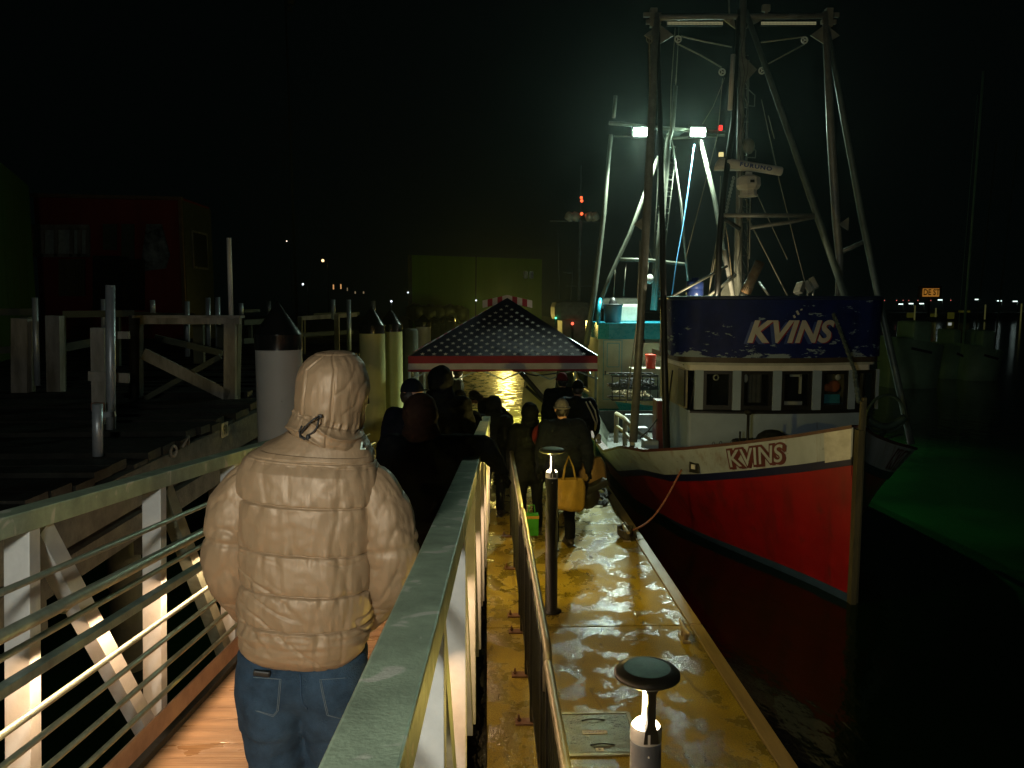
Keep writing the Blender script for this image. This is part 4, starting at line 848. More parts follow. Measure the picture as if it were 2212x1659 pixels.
def star(c, r, u, v):
    pts = []
    for i in range(10):
        a = math.pi/2+i*math.pi/5; q = r if i % 2 == 0 else r*.42; pts.append(c+u*(q*math.cos(a))+v*(q*math.sin(a)))
    return pts
vdir = (AP-(A+B)/2).normalized(); Ls = (AP-(A+B)/2).length; rows = 17
for i in range(rows):
    f = (i+.45)/rows; z = f*Ls; half = (TX1-TX0)/2*(1-f)-.07; n = int(half*2/.185)
    for j in range(-20, 21):
        x = j*.185+(.0925 if i % 2 else 0)
        if abs(x) > half: continue
        l = A.lerp(AP, f); r = B.lerp(AP, f); base = l.lerp(r, .5); u_ = (x/(2*max(half+.07,.01)))+.5
        c = base+Vector((x,0,0))+Vector((0,0,-.035*math.sin(math.pi*f)*math.sin(math.pi*u_)))+nrm*.012
        m.add(star(c, .042, Vector((1,0,0)), vdir), [(0,1,2,3,4,5,6,7,8,9)], 1)
m.build('starry_panel', [navy, star_m], t)
for (a, b) in ((B, C_), (D, A), (C_, D)):
    m = MB(); g = sag(a, b)
    for i in range(len(g)-1):
        m.add(g[i]+g[i+1], [(j, j+1, j+1+len(g[i]), j+len(g[i])) for j in range(len(g[i])-1)], i % 2, True)
    m.build('striped_panel', [redc, whc], t)
for (a, b) in ((A,B), (B,C_), (C_,D), (D,A)):
    m = MB(); n = 24; off = (b-a).cross(Vector((0,0,1))).normalized()*.004
    zs = [0.004, -.115, -.212, -.245]
    for k in range(3):
        top = [a.lerp(b, i/n)+Vector((0,0,zs[k]))+off*(1+2*math.sin(i*1.3)) for i in range(n+1)]; bot = [a.lerp(b, i/n)+Vector((0,0,zs[k+1]-(.008*math.sin(i*.9) if k == 2 else 0)))+off*(1+3*math.sin(i*1.3+k)) for i in range(n+1)]
        m.add(top+bot, [(i, i+1, i+1+n+1, i+n+1) for i in range(n)], (0, 1, 0)[k], True)
    m.build('valance', [redc, whc], t)
m = MB()                                                      # raised vent cap with striped wings
cz = AP+Vector((0,0,.05))
for s in (-1, 1):
    o1 = AP+Vector((s*.44,-.10,-.10)); o2 = AP+Vector((s*.44,.30,-.10)); pass
    k = 5
    for i in range(k):
        a0 = cz.lerp(o1+Vector((0,0,.05)), i/k); a1 = cz.lerp(o1+Vector((0,0,.05)), (i+1)/k); b0 = cz.lerp(o2+Vector((0,0,.05)), i/k); b1 = cz.lerp(o2+Vector((0,0,.05)), (i+1)/k)
        m.add([a0,a1,b1,b0], [(0,1,2,3)], i % 2); m.add([a0,a1,a1-Vector((0,0,.13)),a0-Vector((0,0,.13))], [(0,1,2,3)], (i) % 2)
m.build('vent_cap', [whc, MATS['red_canvas']], t)
for (x, y) in ((TX0+.02,TY0+.02), (TX1-.02,TY0+.02), (TX0+.02,TY1-.02), (TX1-.02,TY1-.02)):
    m = MB(); m.box((x,y,1.45), (.035,.035,1.2)); m.box((x,y,.5), (.028,.028,1.0)); m.box((x,y,.01), (.10,.10,.02)); m.box((x,y,.92), (.05,.05,.06)); m.build('leg', galv_top, t)
m = MB()
for (a, b) in ((A,B), (D,C_), (A,D), (B,C_)):
    for k in range(4):
        p, q = a.lerp(b, k/4), a.lerp(b, (k+1)/4); z0, z1 = (-.06,-.38) if k % 2 == 0 else (-.38,-.06)
        m.bar(p+Vector((0,.03,z0)), q+Vector((0,.03,z1)), .014,.022); m.bar(p+Vector((0,.03,-.44-z0)), q+Vector((0,.03,-.44-z1)), .014,.022)
for c in (A,B,C_,D): m.bar(c, AP-Vector((0,0,.05)), .02,.02)
m.build('truss_bars', galv_top, t)
# things under the tent
tt = thing('folding_table', (-.1, 13.6, 0), 'low folding table at the back of the canopy covered in dark boxes', 'table')
MB().box((-.15,13.7,.72), (1.3,.6,.04), bev=.01).build('tabletop', wood_d, tt)
for x in (-.75,.45):
    for y in (13.45,13.95): MB().box((x,y,.35), (.03,.03,.7)).build('leg', steel_d, tt)
for k, (x, lab) in enumerate(((-.5,'low dark box on the left end of the folding table'), (.1,'low dark box on the right end of the folding table'))):
    tag(MB().box((x,13.7,.82), (.4,.35,.15), bev=.02).build('fish_box', steel_d, loc=(x,13.7,.745)), lab, 'box', 'boxes on the table')
c = PY(1164, 838, 15.4); m = MB(); m.box(c, (.62,.05,1.0), (0,R(6),0), bev=.01)
tag(m.build('plywood_sheet', mat('cream_board', (.50,.45,.25), .6, 0, .12, 4), loc=c-Vector((0,0,.5))), 'cream board with dark cracks leaning behind the man in the red cap', 'board')
c = PY(1124, 845, 15.2); m = MB(); m.tube(c+Vector((-.15,0,.55)), c+Vector((.75,0,-.5)), .05); m.path([c+Vector((-.15,0,.4)), c+Vector((.3,0,.3)), c+Vector((.7,-.02,.35))], .015, 6); m.tube(c+Vector((.1,-.05,.1)), c+Vector((.65,-.05,-.4)), .03)
tag(m.build('folded_stand', black, loc=c-Vector((0,0,.5))), 'black folded stand slanting in front of the cream board', 'stand')
# lamp that lights the far dock
ps = thing('power_pedestal', (-.72, 20, 0), 'glowing pale power pedestal on the dock beyond the canopy, beside the man in profile', 'pedestal')
MB().box((-.72,20,.55), (.26,.2,1.1), bev=.01).build('cabinet', white_p, ps); MB().box((-.72,19.89,.95), (.24,.02,.75)).build('lit_panel', glow('pedestal_light', (1,.86,.45), 1.1), ps)
fl = thing('dock_lamp', (1.05, 40, 0), 'short amber lamp post far down the dock hidden behind the canopy roof', 'lamp post')
MB().tube((1.05,40,0), (1.05,40,1.95), .05).build('pole', steel_d, fl); MB().lathe((1.05,40,1.95), [(.0,.12),(.12,.10),(.12,.0),(.05,-.02)], 16).build('lamp_head', glow('amber_lamp', (1,.72,.16), 30), fl)
l_ = lamp('dock_lamp_light', 'SPOT', (1.05, 39.8, 1.98), P_FAR*9, (1.0,.74,.16), .12, cone=R(130)); l_.rotation_euler = Vector((-.02,-1,-.45)).to_track_quat('-Z','Y').to_euler()
lamp('dock_lamp_spill', 'POINT', (1.05, 39.7, 2.0), P_FAR*.9, (.85,.9,.16), .12)
lamp('pedestal_glow', 'POINT', (-.72, 19.75, 1.3), 26, (1.0,.80,.30), .1)
# ================================================================== pilings
conem = mat('black_cone', (.010,.011,.011), .22, 0, .2, 4)
def piling(px, Y, z_ring, r, tip, label, sl=pile_w, seal=.32, h=1.0):
    c = PY(px, 700, Y); t = thing('piling', (c.x, c.y, -1), label, 'piling', 'steel pilings with black cone caps')
    MB().lathe((c.x,c.y,0), [(r,-1.2),(r,z_ring-.0)], 40).build('sleeve', sl, t)
    MB().lathe((c.x,c.y,0), [(r+.004,z_ring-.002),(r+.004,z_ring+seal*.44),(r+.006,z_ring+seal*.45),(r+.004,z_ring+seal*.46)] + [((r+.004)*(1-q), z_ring+seal*.46+(tip-z_ring-seal*.46)*q) for q in (.15,.3,.5,.7,.9,1)], 40).build('cone_cap', conem, t)
    return t
def zz(y, Y): return PY(800, y, Y).z
piling(600, 7.7, zz(754,7.7), .220, zz(649,7.7), 'nearest big piling to the left of the hooded man, black cone on top')
yel_lit = mat('yellow_lit_sleeve', (.62,.62,.25), .6, 0, .08, 3, .05, 50); stain(yel_lit, (.2,.18,.07), 4, (1,1,.12), .56, .75, .6)  # lamplight's yellow is put into the sleeve colour of the far pair
piling(803, 14.3, zz(720,14.3), .228, zz(661,14.3), 'yellow lit piling just right of the tan hood', yel_lit)
piling(844, 15.9, zz(716,15.9), .222, zz(666,15.9), 'piling beside the canopy, right one of the close pair', yel_lit)
piling(914, 24, zz(706,24), .22, zz(678,24), 'pale piling peeking over the left slope of the canopy')
piling(937, 31, zz(700,31), .24, zz(684,31), 'dim distant piling between the pale one and the canopy', wood_g)
piling(961, 33, zz(697,33), .24, zz(680,33), 'farther dim piling, left of the touching pair', wood_g)
piling(971, 32, zz(695,32), .22, zz(681,32), 'dim piling nearest the canopy peak in the distance', wood_g)
t = PY(886, 760, 17); tag(MB().lathe((t.x,t.y,0), [(.19,-1),(.17,2.3),(.15,2.36),(0,2.36)], 18).build('timber_pile', wood_g, loc=(t.x,t.y,-1)), 'dark timber pile standing behind the pair of yellow lit pilings', 'piling')
# ================================================================== timber pier on the left
ZP = 1.6
pier = thing('timber_pier', (-5, 10, -1), 'old wet timber pier with plank deck to the left of the gangway', 'pier')
m = MB(); y = 3.0
while y < 30:
    xr = -2.95 if y < 10.6 else -3.4; xr += random.uniform(-.05,.05) 
    m.box(((xr-26)/2, y+.14, ZP-.04-random.random()*.02), (26+xr, .27, .08), (random.uniform(-.02,.02),random.uniform(-.004,.004),0)); y += .30
m.build('deck_planks', wood_d, pier)
m = MB(); m.bar((-3.0,3,ZP-.25), (-3.0,10.6,ZP-.25), .12,.32); m.bar((-3.4,10.7,ZP-.25), (-3.4,30,ZP-.25), .12,.32); m.bar((-3.05,3,ZP-.6), (-3.05,10.6,ZP-.6), .14,.2)
for y in (3.4,5.2,7,8.9,10.5): m.box((-3.06,y,ZP-.5), (.14,.16,.85))
m.build('edge_beams', mat('mossy_beam', (.055,.06,.045), .8, 0, .5, 6, .7, 25), pier)
for y in (4.2,7.2,10.2,14,18,22): MB().lathe((-3.35 if y<10.6 else -3.7,y,0), [(.15,-1.4),(.14,ZP-.1)], 14).build('pile', wood_g, pier)
c = PY(485,928,8.6); c = Vector((-2.93, PY(485,928,8.6).y, 0)); 
# number plate on the edge: find where the edge face is seen at that pixel
r_ = ray(485,928); k = -2.925/r_.x; c = EYE+r_*k
pn = MB(); pn.box(c, (.012,.20,.16)); pn = pn.build('number_plate', mat('faded_plate', (.34,.32,.20), .7, 0, .2, 9), pier)
lettering('numerals', '90', .12, lambda u, v, off: Vector((c.x+.008+off, c.y-.065+u, c.z-.05+v)), pn, black, 0, .003, wid=.13, hgt=.10)
# loose things hanging at the edge
r_ = ray(375,975); k = -2.9/r_.x; c = EYE+r_*k; m = MB(); m.path([c+Vector((0,.07*math.cos(a),.05*math.sin(a))) for a in [i*.5 for i in range(26)]], .012, 6); m.path([c+Vector((.0,.22,.0)), c+Vector((.03,.3,.09)), c+Vector((0,.36,.0))], .012, 6)
tag(m.build('rope_tangle', wood_w, loc=c), 'pale tangle of rope hooked on the edge of the timber pier', 'rope')
def at(x, y, Y): return PY(x, y, Y)
def rail_thing(name, label, cat, bits, group=None, base=None):
    # bits: (part name, kind, material, args)
    t = thing(name, base or (0,0,ZP), label, cat, group)
    for nm, kind, mt, a in bits:
        m = MB()
        if kind == 'bar': (x0,y0,Y0), (x1,y1,Y1), w, h = a; m.bar(at(x0,y0,Y0), at(x1,y1,Y1), w, h, up=(0,1,0) if abs(x1-x0) < abs(y1-y0) else None)
        if kind == 'tube': (x0,y0,Y0), (x1,y1,Y1), r = a; m.tube(at(x0,y0,Y0), at(x1,y1,Y1), r, n=14)
        m.build(nm, mt, t)
    return t
gp = mat('galvanised_pipe', (.40,.46,.50), .4, .5, .15, 8, .05, 60)
Yf = 10.65
rail_thing('timber_railing', 'large braced frame of flaking white timber at the corner of the pier', 'railing', [
    ('top_beam','bar',wood_w,((304,692,Yf),(519,692,Yf),.09,.10)), ('cap_board','bar',wood_w,((292,684,Yf-.05),(524,684,Yf-.05),.20,.035)),
    ('post','bar',wood_w,((499,696,Yf),(498,866,Yf),.15,.13)), ('post','bar',wood_g,((514,690,Yf+.1),(510,872,Yf+.1),.06,.16)), ('post','bar',wood_d,((294,682,Yf),(294,868,Yf),.14,.13)),
    ('brace','bar',wood_w,((310,764,Yf-.04),(494,855,Yf-.04),.05,.15)), ('brace','bar',wood_g,((308,864,Yf+.10),(476,770,Yf+.10),.05,.07)), ('brace','bar',wood_g,((335,729,Yf+1.2),(480,763,Yf+1.2),.05,.09))], base=(-4,Yf,ZP))
rail_thing('timber_railing', 'broken timber railing with two thick peeling posts at the far left', 'railing', [
    ('post','bar',wood_w,((47,688,11.6),(47,850,11.6),.23,.14)), ('post','bar',wood_g,((61,684,11.8),(60,850,11.8),.12,.2)), ('post','bar',wood_w,((118,682,11.7),(121,848,11.7),.20,.14)), ('post','bar',wood_g,((131,682,11.8),(132,846,11.8),.05,.2)),
    ('rail','bar',wood_g,((-10,674,11.8),(72,674,11.8),.05,.10)), ('rail','bar',wood_g,((135,679,11.9),(290,677,12.4),.05,.10)), ('rail','bar',wood_g,((-10,758,11.9),(60,752,11.9),.04,.10)), ('rail','bar',wood_g,((135,752,12.0),(206,738,12.4),.04,.12))], base=(-6.6,11.7,ZP))
Yc = 8.3
pc = rail_thing('pier_post', 'short pale timber post with bracket boards holding a tall grey pipe', 'post', [
    ('post','bar',wood_w,((215,708,Yc+.1),(219,905,Yc+.1),.14,.12)), ('side_board','bar',wood_g,((228,712,Yc+.2),(229,915,Yc+.2),.03,.14)),
    ('bracket_board','bar',wood_w,((232,724,Yc-.1),(279,724,Yc-.1),.04,.075)), ('bracket_board','bar',wood_w,((192,812,Yc-.05),(279,817,Yc-.05),.04,.10)), ('clamp','bar',gp,((222,897,Yc-.4),(249,894,Yc-.4),.03,.05)),
    ('rust_block','bar',mat('rust_block', (.18,.08,.05), .8),((211,870,Yc-.6),(211,886,Yc-.6),.09,.08))], base=(-4.0,Yc,ZP))
def pipe(x0,y0,x1,y1,Y,r,label,m_=gp):
    a, b = at(x0,y0,Y), at(x1,y1,Y); o = MB().tube(b, a, r, n=16).build('pipe', m_, loc=b); tag(o, label, 'pipe', 'upright pipes on the pier')
pipe(238,616,240,958,Yc-.3,.045,'tall grey pipe clamped to the pale timber post, topmost above the pier')
pipe(210,873,211,985,6.8,.043,'short fat bluish pipe at the foot of the pale timber post')
pipe(494,514,499,688,Yf-.1,.030,'thin white pipe rising from the right corner of the braced frame', white_p)
pipe(75,643,81,833,11.5,.040,'grey pipe between the two thick peeling posts')
for x, yt, yb, Y, lab in ((223,646,712,12.6,'pipe stub left of the tallest pipe'), (329,648,676,14,'pipe stub above the left end of the braced frame'), (404,651,770,15,'thin pipe standing behind the braced frame, second from its left'), (449,643,754,15,'thin pipe behind the braced frame, left of the close two'),
        (470,642,752,15,'thin pipe behind the braced frame, right of the close two'), (520,655,680,17,'small pipe stub right of the white thin pipe'), (719,647,690,19,'left pipe over the low timber rail beside the tan hood'), (753,647,757,19,'right pipe over the low timber rail beside the tan hood'), (806,650,690,24,'small stub between the black cones'), (580,650,680,20,'small stub behind the nearest black cone')):
    pipe(x,yt,x+1,yb,Y,.0022*Y+.012,lab)
rail_thing('timber_railing', 'lower timber railing between the nearest cone and the tan hood', 'railing', [
    ('rail','bar',wood_w,((643,688,19),(770,680,20),.05,.10)), ('rail','bar',wood_g,((676,680,19.5),(775,677,20.5),.05,.08)), ('rail','bar',wood_g,((643,724,19),(762,717,20),.05,.10)), ('post','bar',wood_w,((727,678,19),(728,757,19),.11,.1)), ('post','bar',wood_g,((648,685,19),(647,765,19),.10,.1)), ('post','bar',wood_g,((656,685,19.5),(656,765,19.5),.06,.1))], base=(-4,19,ZP))
rail_thing('timber_railing', 'distant grey posts and rail seen through the braced frame', 'railing', [
    ('post','bar',wood_g,((429,702,14.5),(431,785,14.5),.18,.1)), ('post','bar',wood_g,((478,702,14.5),(478,760,14.5),.12,.1)), ('rail','bar',wood_g,((525,697,15),(600,692,16),.05,.10)), ('rail','bar',wood_g,((525,737,15),(560,735,15.5),.05,.10))], base=(-6,14.5,ZP))
rail_thing('timber_railing', 'long low rail running behind the pipes toward the buildings', 'railing', [
    ('rail','bar',wood_g,((250,676,15.5),(420,681,16),.05,.07)), ('rail','bar',wood_g,((525,672,18),(560,671,18.5),.05,.07)), ('post','bar',wood_g,((252,676,15.5),(253,790,15.5),.12,.1)), ('post','bar',wood_g,((540,690,17),(541,735,17),.07,.07))], base=(-8,15.5,ZP))
# ================================================================== buildings
def clad(name, col, sx=9, var=.2): return mat(name, col, .85, 0, var, 1.2, .25, sx, spec=.08, stretch=(1,1,.08))
b = thing('red_building', (-16, 30, 1.4), 'dark red building with boarded frames and a shaped mural panel on the quay', 'building')
Yr = 30
A_, B_ = at(72,425,Yr), at(390,430,Yr); z0 = 1.4; ht = A_.z-z0
redb = clad('red_cladding', (.24,.03,.025)); m = MB(); m.box(((A_.x+B_.x)/2, Yr+1.5, z0+ht/2), (B_.x-A_.x, 3, ht)); m.build('wall', redb, b)
m = MB(); m.bar((A_.x-.1,Yr-.1,A_.z+.04), (B_.x+.1,Yr-.1,B_.z+.0), .2,.12); m.bar((B_.x,Yr-.06,z0), (B_.x,Yr-.06,B_.z), .12,.12,up=(0,1,0)); m.build('roof_trim', mat('tan_trim', (.16,.10,.05), .7), b)
C1 = at(447,455,34); m = MB(); m.box((B_.x+.03, Yr+1.56, z0+ht/2-.05), (.05, 2.96, ht-.1)); m.build('side_wall', wood_g, b)
m = MB(); m.box((B_.x+.065, Yr+1.6, z0+ht*.66), (.03, 1.5, 1.3)); m.build('side_window', black, b); m = MB()
for yy_, zz_, sy, sz in ((.82,.66,.08,1.4),(2.38,.66,.08,1.4)): m.box((B_.x+.08, Yr+yy_, z0+ht*zz_), (.04, sy, sz))
m.box((B_.x+.08, Yr+1.6, z0+ht*.66+.68), (.04,1.64,.08)); m.box((B_.x+.08, Yr+1.6, z0+ht*.66-.68), (.04,1.64,.08)); m.build('side_window_frame', wood_w, b)
fr_ = MB()
for x in (68, 92, 121, 155, 172, 190): fr_.bar(at(x,493,Yr-.3), at(x,555,Yr-.3), .12,.1,up=(0,1,0))
fr_.bar(at(68,491,Yr-.3), at(192,491,Yr-.3), .1,.18); fr_.bar(at(68,552,Yr-.3), at(190,552,Yr-.3), .1,.12); fr_.build('window_frame', wood_w, b)
m = MB(); m.prism([at(69,494,Yr-.15), at(186,494,Yr-.15), at(186,551,Yr-.15), at(69,551,Yr-.15)], (0,.05,0)); m.build('pale_windows', mat('pale_pane', (.4,.48,.44), .4), b)
m = MB()
for i in range(9): m.bar(at(130+i*6.3,560,Yr-.3), at(130+i*6.3,640,Yr-.3), .09,.06,up=(0,1,0))
m.build('slatted_screen', mat('yellowish_slats', (.10,.09,.035), .8), b)
m = MB()
m.prism([at(316,484,Yr-.25), at(347,484,Yr-.25), at(365,550,Yr-.25), at(356,580,Yr-.25), at(312,585,Yr-.25), at(305,560,Yr-.25)], (0,.1,0)); m.build('mural_panel', mat('mottled_panel', (.30,.36,.38), .8, 0, .7, 2.2, 0, 5, col2=(.012,.014,.02)), b)
m = MB(); m.prism([at(222,484,Yr-.25), at(250,484,Yr-.25), at(250,540,Yr-.25), at(222,540,Yr-.25)], (0,.1,0)); m.prism([at(262,484,Yr-.25), at(288,484,Yr-.25), at(288,560,Yr-.25), at(262,560,Yr-.25)], (0,.1,0)); m.build('wall_panel', wood_g, b)
m = MB(); m.prism([at(200,552,Yr-1), at(258,553,Yr-1), at(258,670,Yr-1), at(200,670,Yr-1)], (0,.8,0)); m.prism([at(262,560,Yr-.8), at(300,560,Yr-.8), at(300,670,Yr-.8), at(262,670,Yr-.8)], (0,.5,0)); m.build('lean_to', wood_d, b)
b = thing('green_shed', (-16, 20, 1.4), 'tall green clad shed end at the left edge of the picture', 'building')
g0, g1, g2 = at(-60,300,17), at(0,350,19), at(62,402,24); m = MB(); zb = .0
m.prism([(g0.x,17,zb),(g1.x,19,zb),(g1.x,19,g1.z),(g0.x,17,g0.z+.3)], (-.3,.2,0)); m.prism([(g1.x,19,zb),(g2.x,24,zb),(g2.x,24,g2.z),(g1.x,19,g1.z)], (-.3,.2,0)); m.build('wall', clad('green_cladding', (.012,.06,.022)), b)
b = thing('warehouse', (-2, 48, 1.4), 'plain yellow green warehouse with a small double window behind the canopy', 'building')
Yw = 48; a0, a1 = at(889,551,Yw), at(1170,560,Yw); ywall = clad('olive_siding', (.12,.24,.04), 14, .12); hz = a0.z
m = MB(); m.prism([(a0.x,Yw,1.4),(a1.x,Yw,1.4),(a1.x,Yw,a1.z),(a0.x,Yw,a0.z)], (0,10,0)); m.build('wall', ywall, b)
m = MB(); m.prism([(at(880,551,Yw).x,Yw+.1,1.4),(a0.x+.0,Yw+.1,1.4),(a0.x,Yw+.1,a0.z),(at(880,551,Yw).x,Yw+.1,a0.z)], (0,9,0)); m.build('corner_strip', wood_g, b)
m = MB()
for x in (1130,1142.5): m.prism([at(x,586,Yw-.05), at(x+9.5,586,Yw-.05), at(x+9.5,602,Yw-.05), at(x,602,Yw-.05)], (0,.04,0))
m.build('window', glassd, b); MB().bar(at(1028,553,Yw-.06), at(1027,690,Yw-.06), .06,.05,up=(0,1,0)).build('downpipe', black, b)
for (x, y, lab) in ((881,632,'small white lamp at the left corner of the warehouse'), (1028,649,'small white lamp low on the warehouse wall')):
    c = at(x,y,Yw-.2); o = MB().ball(c, .055, 8).build('wall_lamp', glow('tiny_white', (.8,.95,1), 1.5) if 'tiny_white' not in MATS else MATS['tiny_white'], loc=c); tag(o, lab, 'lamp', 'small distant lamps')
c = at(960,690,46); m = MB()
for i in range(60): m.ball(at(890+random.random()*110, 672+random.random()*22, 44.5), .25+.3*random.random(), 6)
tag(m.build('net_pile', steel_d, loc=(c.x,44.5,1.4)), 'heap of dark fishing gear below the warehouse wall', 'gear heap')
# street lights and lit windows far off
for x, y, Y, r, col, lab in ((697,563,90,.16,(1,.62,.28),'orange street lamp on a tall pole far behind the pier'), (654,614,90,.11,(.8,.9,1),'white lamp far behind the pier, left of the orange one'), (845,651,60,.07,(.8,.9,1),'white lamp just above the black cones'), (619,521,120,.08,(1,.8,.6),'faint lamp high left of the orange street lamp'), (1200,687,26,.035,(.1,1,.4),'green lamp on the dark trawler'), (1236,699,26,.05,(1,.1,.05),'dim red lamp on the dark trawler')):
    c = at(x,y,Y); t = thing('distant_lamp', (c.x,c.y,1.4), lab, 'lamp', 'small distant lamps'); MB().ball(c, r, 8).build('bulb', glow('lampcol', col, 3), t); MB().tube((c.x+.5 if Y > 80 else c.x,c.y+.1,1.4), (c.x+.5 if Y > 80 else c.x,c.y+.1,c.z), .05, n=6).build('pole', steel_d, t)
for i, (x, y, w, h) in enumerate(((720,620,2.6,15),(736,619,2.4,15),(750,625,2,10),(767,632,3,7),(785,632,3,7))):
    c = at(x,y,90); o = MB().box(c, (w*.04,.1,h*.035)).build('lit_window', glow('amber_window', (1,.5,.18) if i < 2 else (1,.75,.4), .7 if i < 2 else .18), loc=c); tag(o, ['tallest amber slit of light, far left of the row','bright orange slit of light next to the tallest one','short faint slit of light in the middle of the row','pale slit of light, right of the short faint one','rightmost pale slit of light toward the warehouse'][i], 'window', 'lit windows in the distance')
c = at(627,300,60); t = thing('light_mast', (c.x,60,1.4), 'very tall thin mast rising out of the top of the picture', 'mast')
MB().path([(c.x+.1,60,1.4),(c.x,60,15),(c.x-.1,60,27)], [.13,.10,.07], 8).build('pole', polem, t); m = MB(); m.box(at(629,5,60), (.5,.3,.35)); m.box(at(626,20,60), (.3,.3,.3)); m.build('lamp_cluster', mastm, t)
# ================================================================== dark trawler with the little mast behind the canopy
Yk = 26; tr = thing('dark_trawler', (2.6,Yk,-.5), 'dim trawler behind the canopy with round mast lamps and a red light on top', 'fishing boat')
a, b_ = at(1199,649,Yk), at(1275,649,Yk); m = MB(); m.box(((a.x+b_.x)/2,Yk+1,a.z-.35), (b_.x-a.x,2,.65), bev=.2); m.box(((a.x+b_.x)/2+.1,Yk+1,a.z-1.1), (b_.x-a.x-.3,1.6,1.2)); m.build('wheelhouse', mat('dim_grey_paint', (.20,.21,.18), .6), tr)
m = MB(); m.grid([[Vector((2.9+s*(.2+1.5*min(1,k/3)), Yk-1.5+k*.8, z)) for s, z in ((-1,.7),(-.6,-.8),(.6,-.8),(1,.7))] for k in range(9)]); m.build('hull', steel_d, tr)
m = MB(); m.path([at(1254,478,Yk), at(1252,560,Yk), at(1250,650,Yk)], .055, 8); m.tube(at(1254,478,Yk), at(1255,358,Yk), .014, n=6); m.tube(at(1188,477,Yk), at(1310,480,Yk), .02, n=6); m.tube(at(1224,618,Yk), at(1290,618,Yk), .02, n=6); m.path([at(1217,588,Yk), at(1236,592,Yk), at(1237,580,Yk)], .015, 5)
m.tube(at(1205,500,Yk), at(1208,648,Yk), .012, n=5); m.tube(at(1237,590,Yk), at(1232,650,Yk), .02, n=5); m.build('mast', mat('dim_mast', (.10,.13,.14), .6), tr)
for x in (1231,1244,1272,1283):
    c = at(x,465,Yk); m = MB(); m.lathe(c, [(.0,.10),(.13,.08),(.16,-.02),(.14,-.17),(.05,-.2)], 14, M=Matrix.Rotation(R(25 if x<1250 else -20),3,'Y')); m.build('mast_lamp', mat('lamp_glass_grey', (.55,.52,.42), .15, .3) if 'lamp_glass_grey' not in MATS else MATS['lamp_glass_grey'], tr)
m = MB(); m.ball(at(1255,427,Yk), .045, 8); m.ball(at(1256,434,Yk), .05, 8); m.ball(at(1256,462,Yk), .05, 8); m.build('red_light', glow('mast_red', (1,.10,.03), 3), tr)
# ================================================================== right hand harbour
hb = mat('green_lit_hull', (.34,.60,.38), .5, 0, .25, 1.0)  # green light on the pale hulls is put into their colour
def far_boat(x0, x1, yt, yb, Y, label, mast_x=None):
    a, b = at(x0,yt,Y), at(x1,yt,Y); zt = a.z; t = thing('moored_boat', ((a.x+b.x)/2,Y,-.5), label, 'boat', 'boats moored across the water'); L_ = b.x-a.x; m = MB()
    rows = []
    for i in range(13):
        u = i/12; x = a.x+L_*u; hb_ = 1.3*math.sin(math.pi*min(1,.08+u*.75))**.7; z = zt-.35*u; rows.append([(x+(.25 if i==0 else 0), Y+1.5-hb_*.5, -.7), (x, Y+1.5-hb_, z), (x, Y+1.5+hb_, z), (x+(.25 if i==0 else 0), Y+1.5+hb_*.5, -.7)])
    m.grid(rows, smooth=True); m.f.append([1,2,3,0][::-1]); m.m.append(0); m.sm.append(False); m.build('hull', hb, t)
    m = MB(); m.bar((a.x+L_*.25,Y+.17,zt-.45), (a.x+L_*.62,Y+.12,zt-.62), .03,.10); m.build('hull_stripe', black, t)
    m = MB(); m.box((a.x+L_*.62, Y+1.5, zt+.15), (L_*.35,1.4,.9), bev=.15); m.build('cabin', hb, t)
    if mast_x: m = MB(); p = at(mast_x,450,Y); m.tube((p.x,Y+1.5,zt-.3), (p.x+.2,Y+1.5,p.z+6), .05, n=6); m.tube((p.x,Y+1.5,p.z+5), (a.x,Y+1.5,zt), .012, n=4); m.build('mast', hb, t)
far_boat(1945,2062,728,785,30,'nearest pale hull across the water, bow pointing left')
far_boat(2060,2110,742,788,34,'middle pale hull between two others across the water')
far_boat(2112,2192,745,790,33,'rightmost pale hull across the water with a mast', 2143)
for x, lab in ((2118,'thin sailing mast left of the tall pair'), (2163,'thin sailing mast at the far right')):
    c = at(x,500,60); tag(MB().tube((c.x,60,-.5), (c.x+.8,60,15), .06, n=6).build('sail_mast', mat('dim_spar', (.18,.24,.18), .5), loc=(c.x,60,-.5)), lab, 'mast')
Ys = 110; c = at(2010,632,Ys); s = thing('lit_sign', (c.x,Ys,1), 'orange lit sign reading DE ST above the far shore', 'sign')
MB().box(c, (2.3,.2,1.15)).build('panel', glow('sign_orange', (1,.42,.06), .26), s); m = MB(); m.box(c+Vector((0,.3,.1)), (3.4,.2,1.6)); m.build('dark_backing', black, s)
lettering('lettering', 'DE ST', 1, lambda u, v, off: Vector((c.x-1.1+u, c.y-.12-off, c.z-.35+v)), s, black, 0, .02, wid=2.3, hgt=.8)
MB().tube((c.x,Ys+.3,1), (c.x,Ys+.3,c.z), .12, n=8).build('pole', steel_d, s)
farg = glow('far_white', (.75,1,.92), 2.2)
for i, (x, y) in enumerate(((1945,657),(1990,656),(2030,648),(2110,647),(2158,650),(2192,651),(1967,656))):
    c = at(x,y,170); t = thing('quay_lamp', (c.x,170,1), ['leftmost white lamp of the row across the harbour','white lamp left of the lit orange sign','white lamp just below the right end of the orange sign','white lamp first to the right of the sign','white lamp of the row near the sailing masts','rightmost white lamp of the row across the harbour','faint white lamp squeezed between the two leftmost ones'][i], 'lamp', 'lamps along the far shore')
    MB().box(c, (.85,.3,.22)).build('lamp_head', farg, t); MB().tube((c.x+.6,170,0), (c.x+.6,170,c.z), .12, n=6).build('pole', steel_d, t)
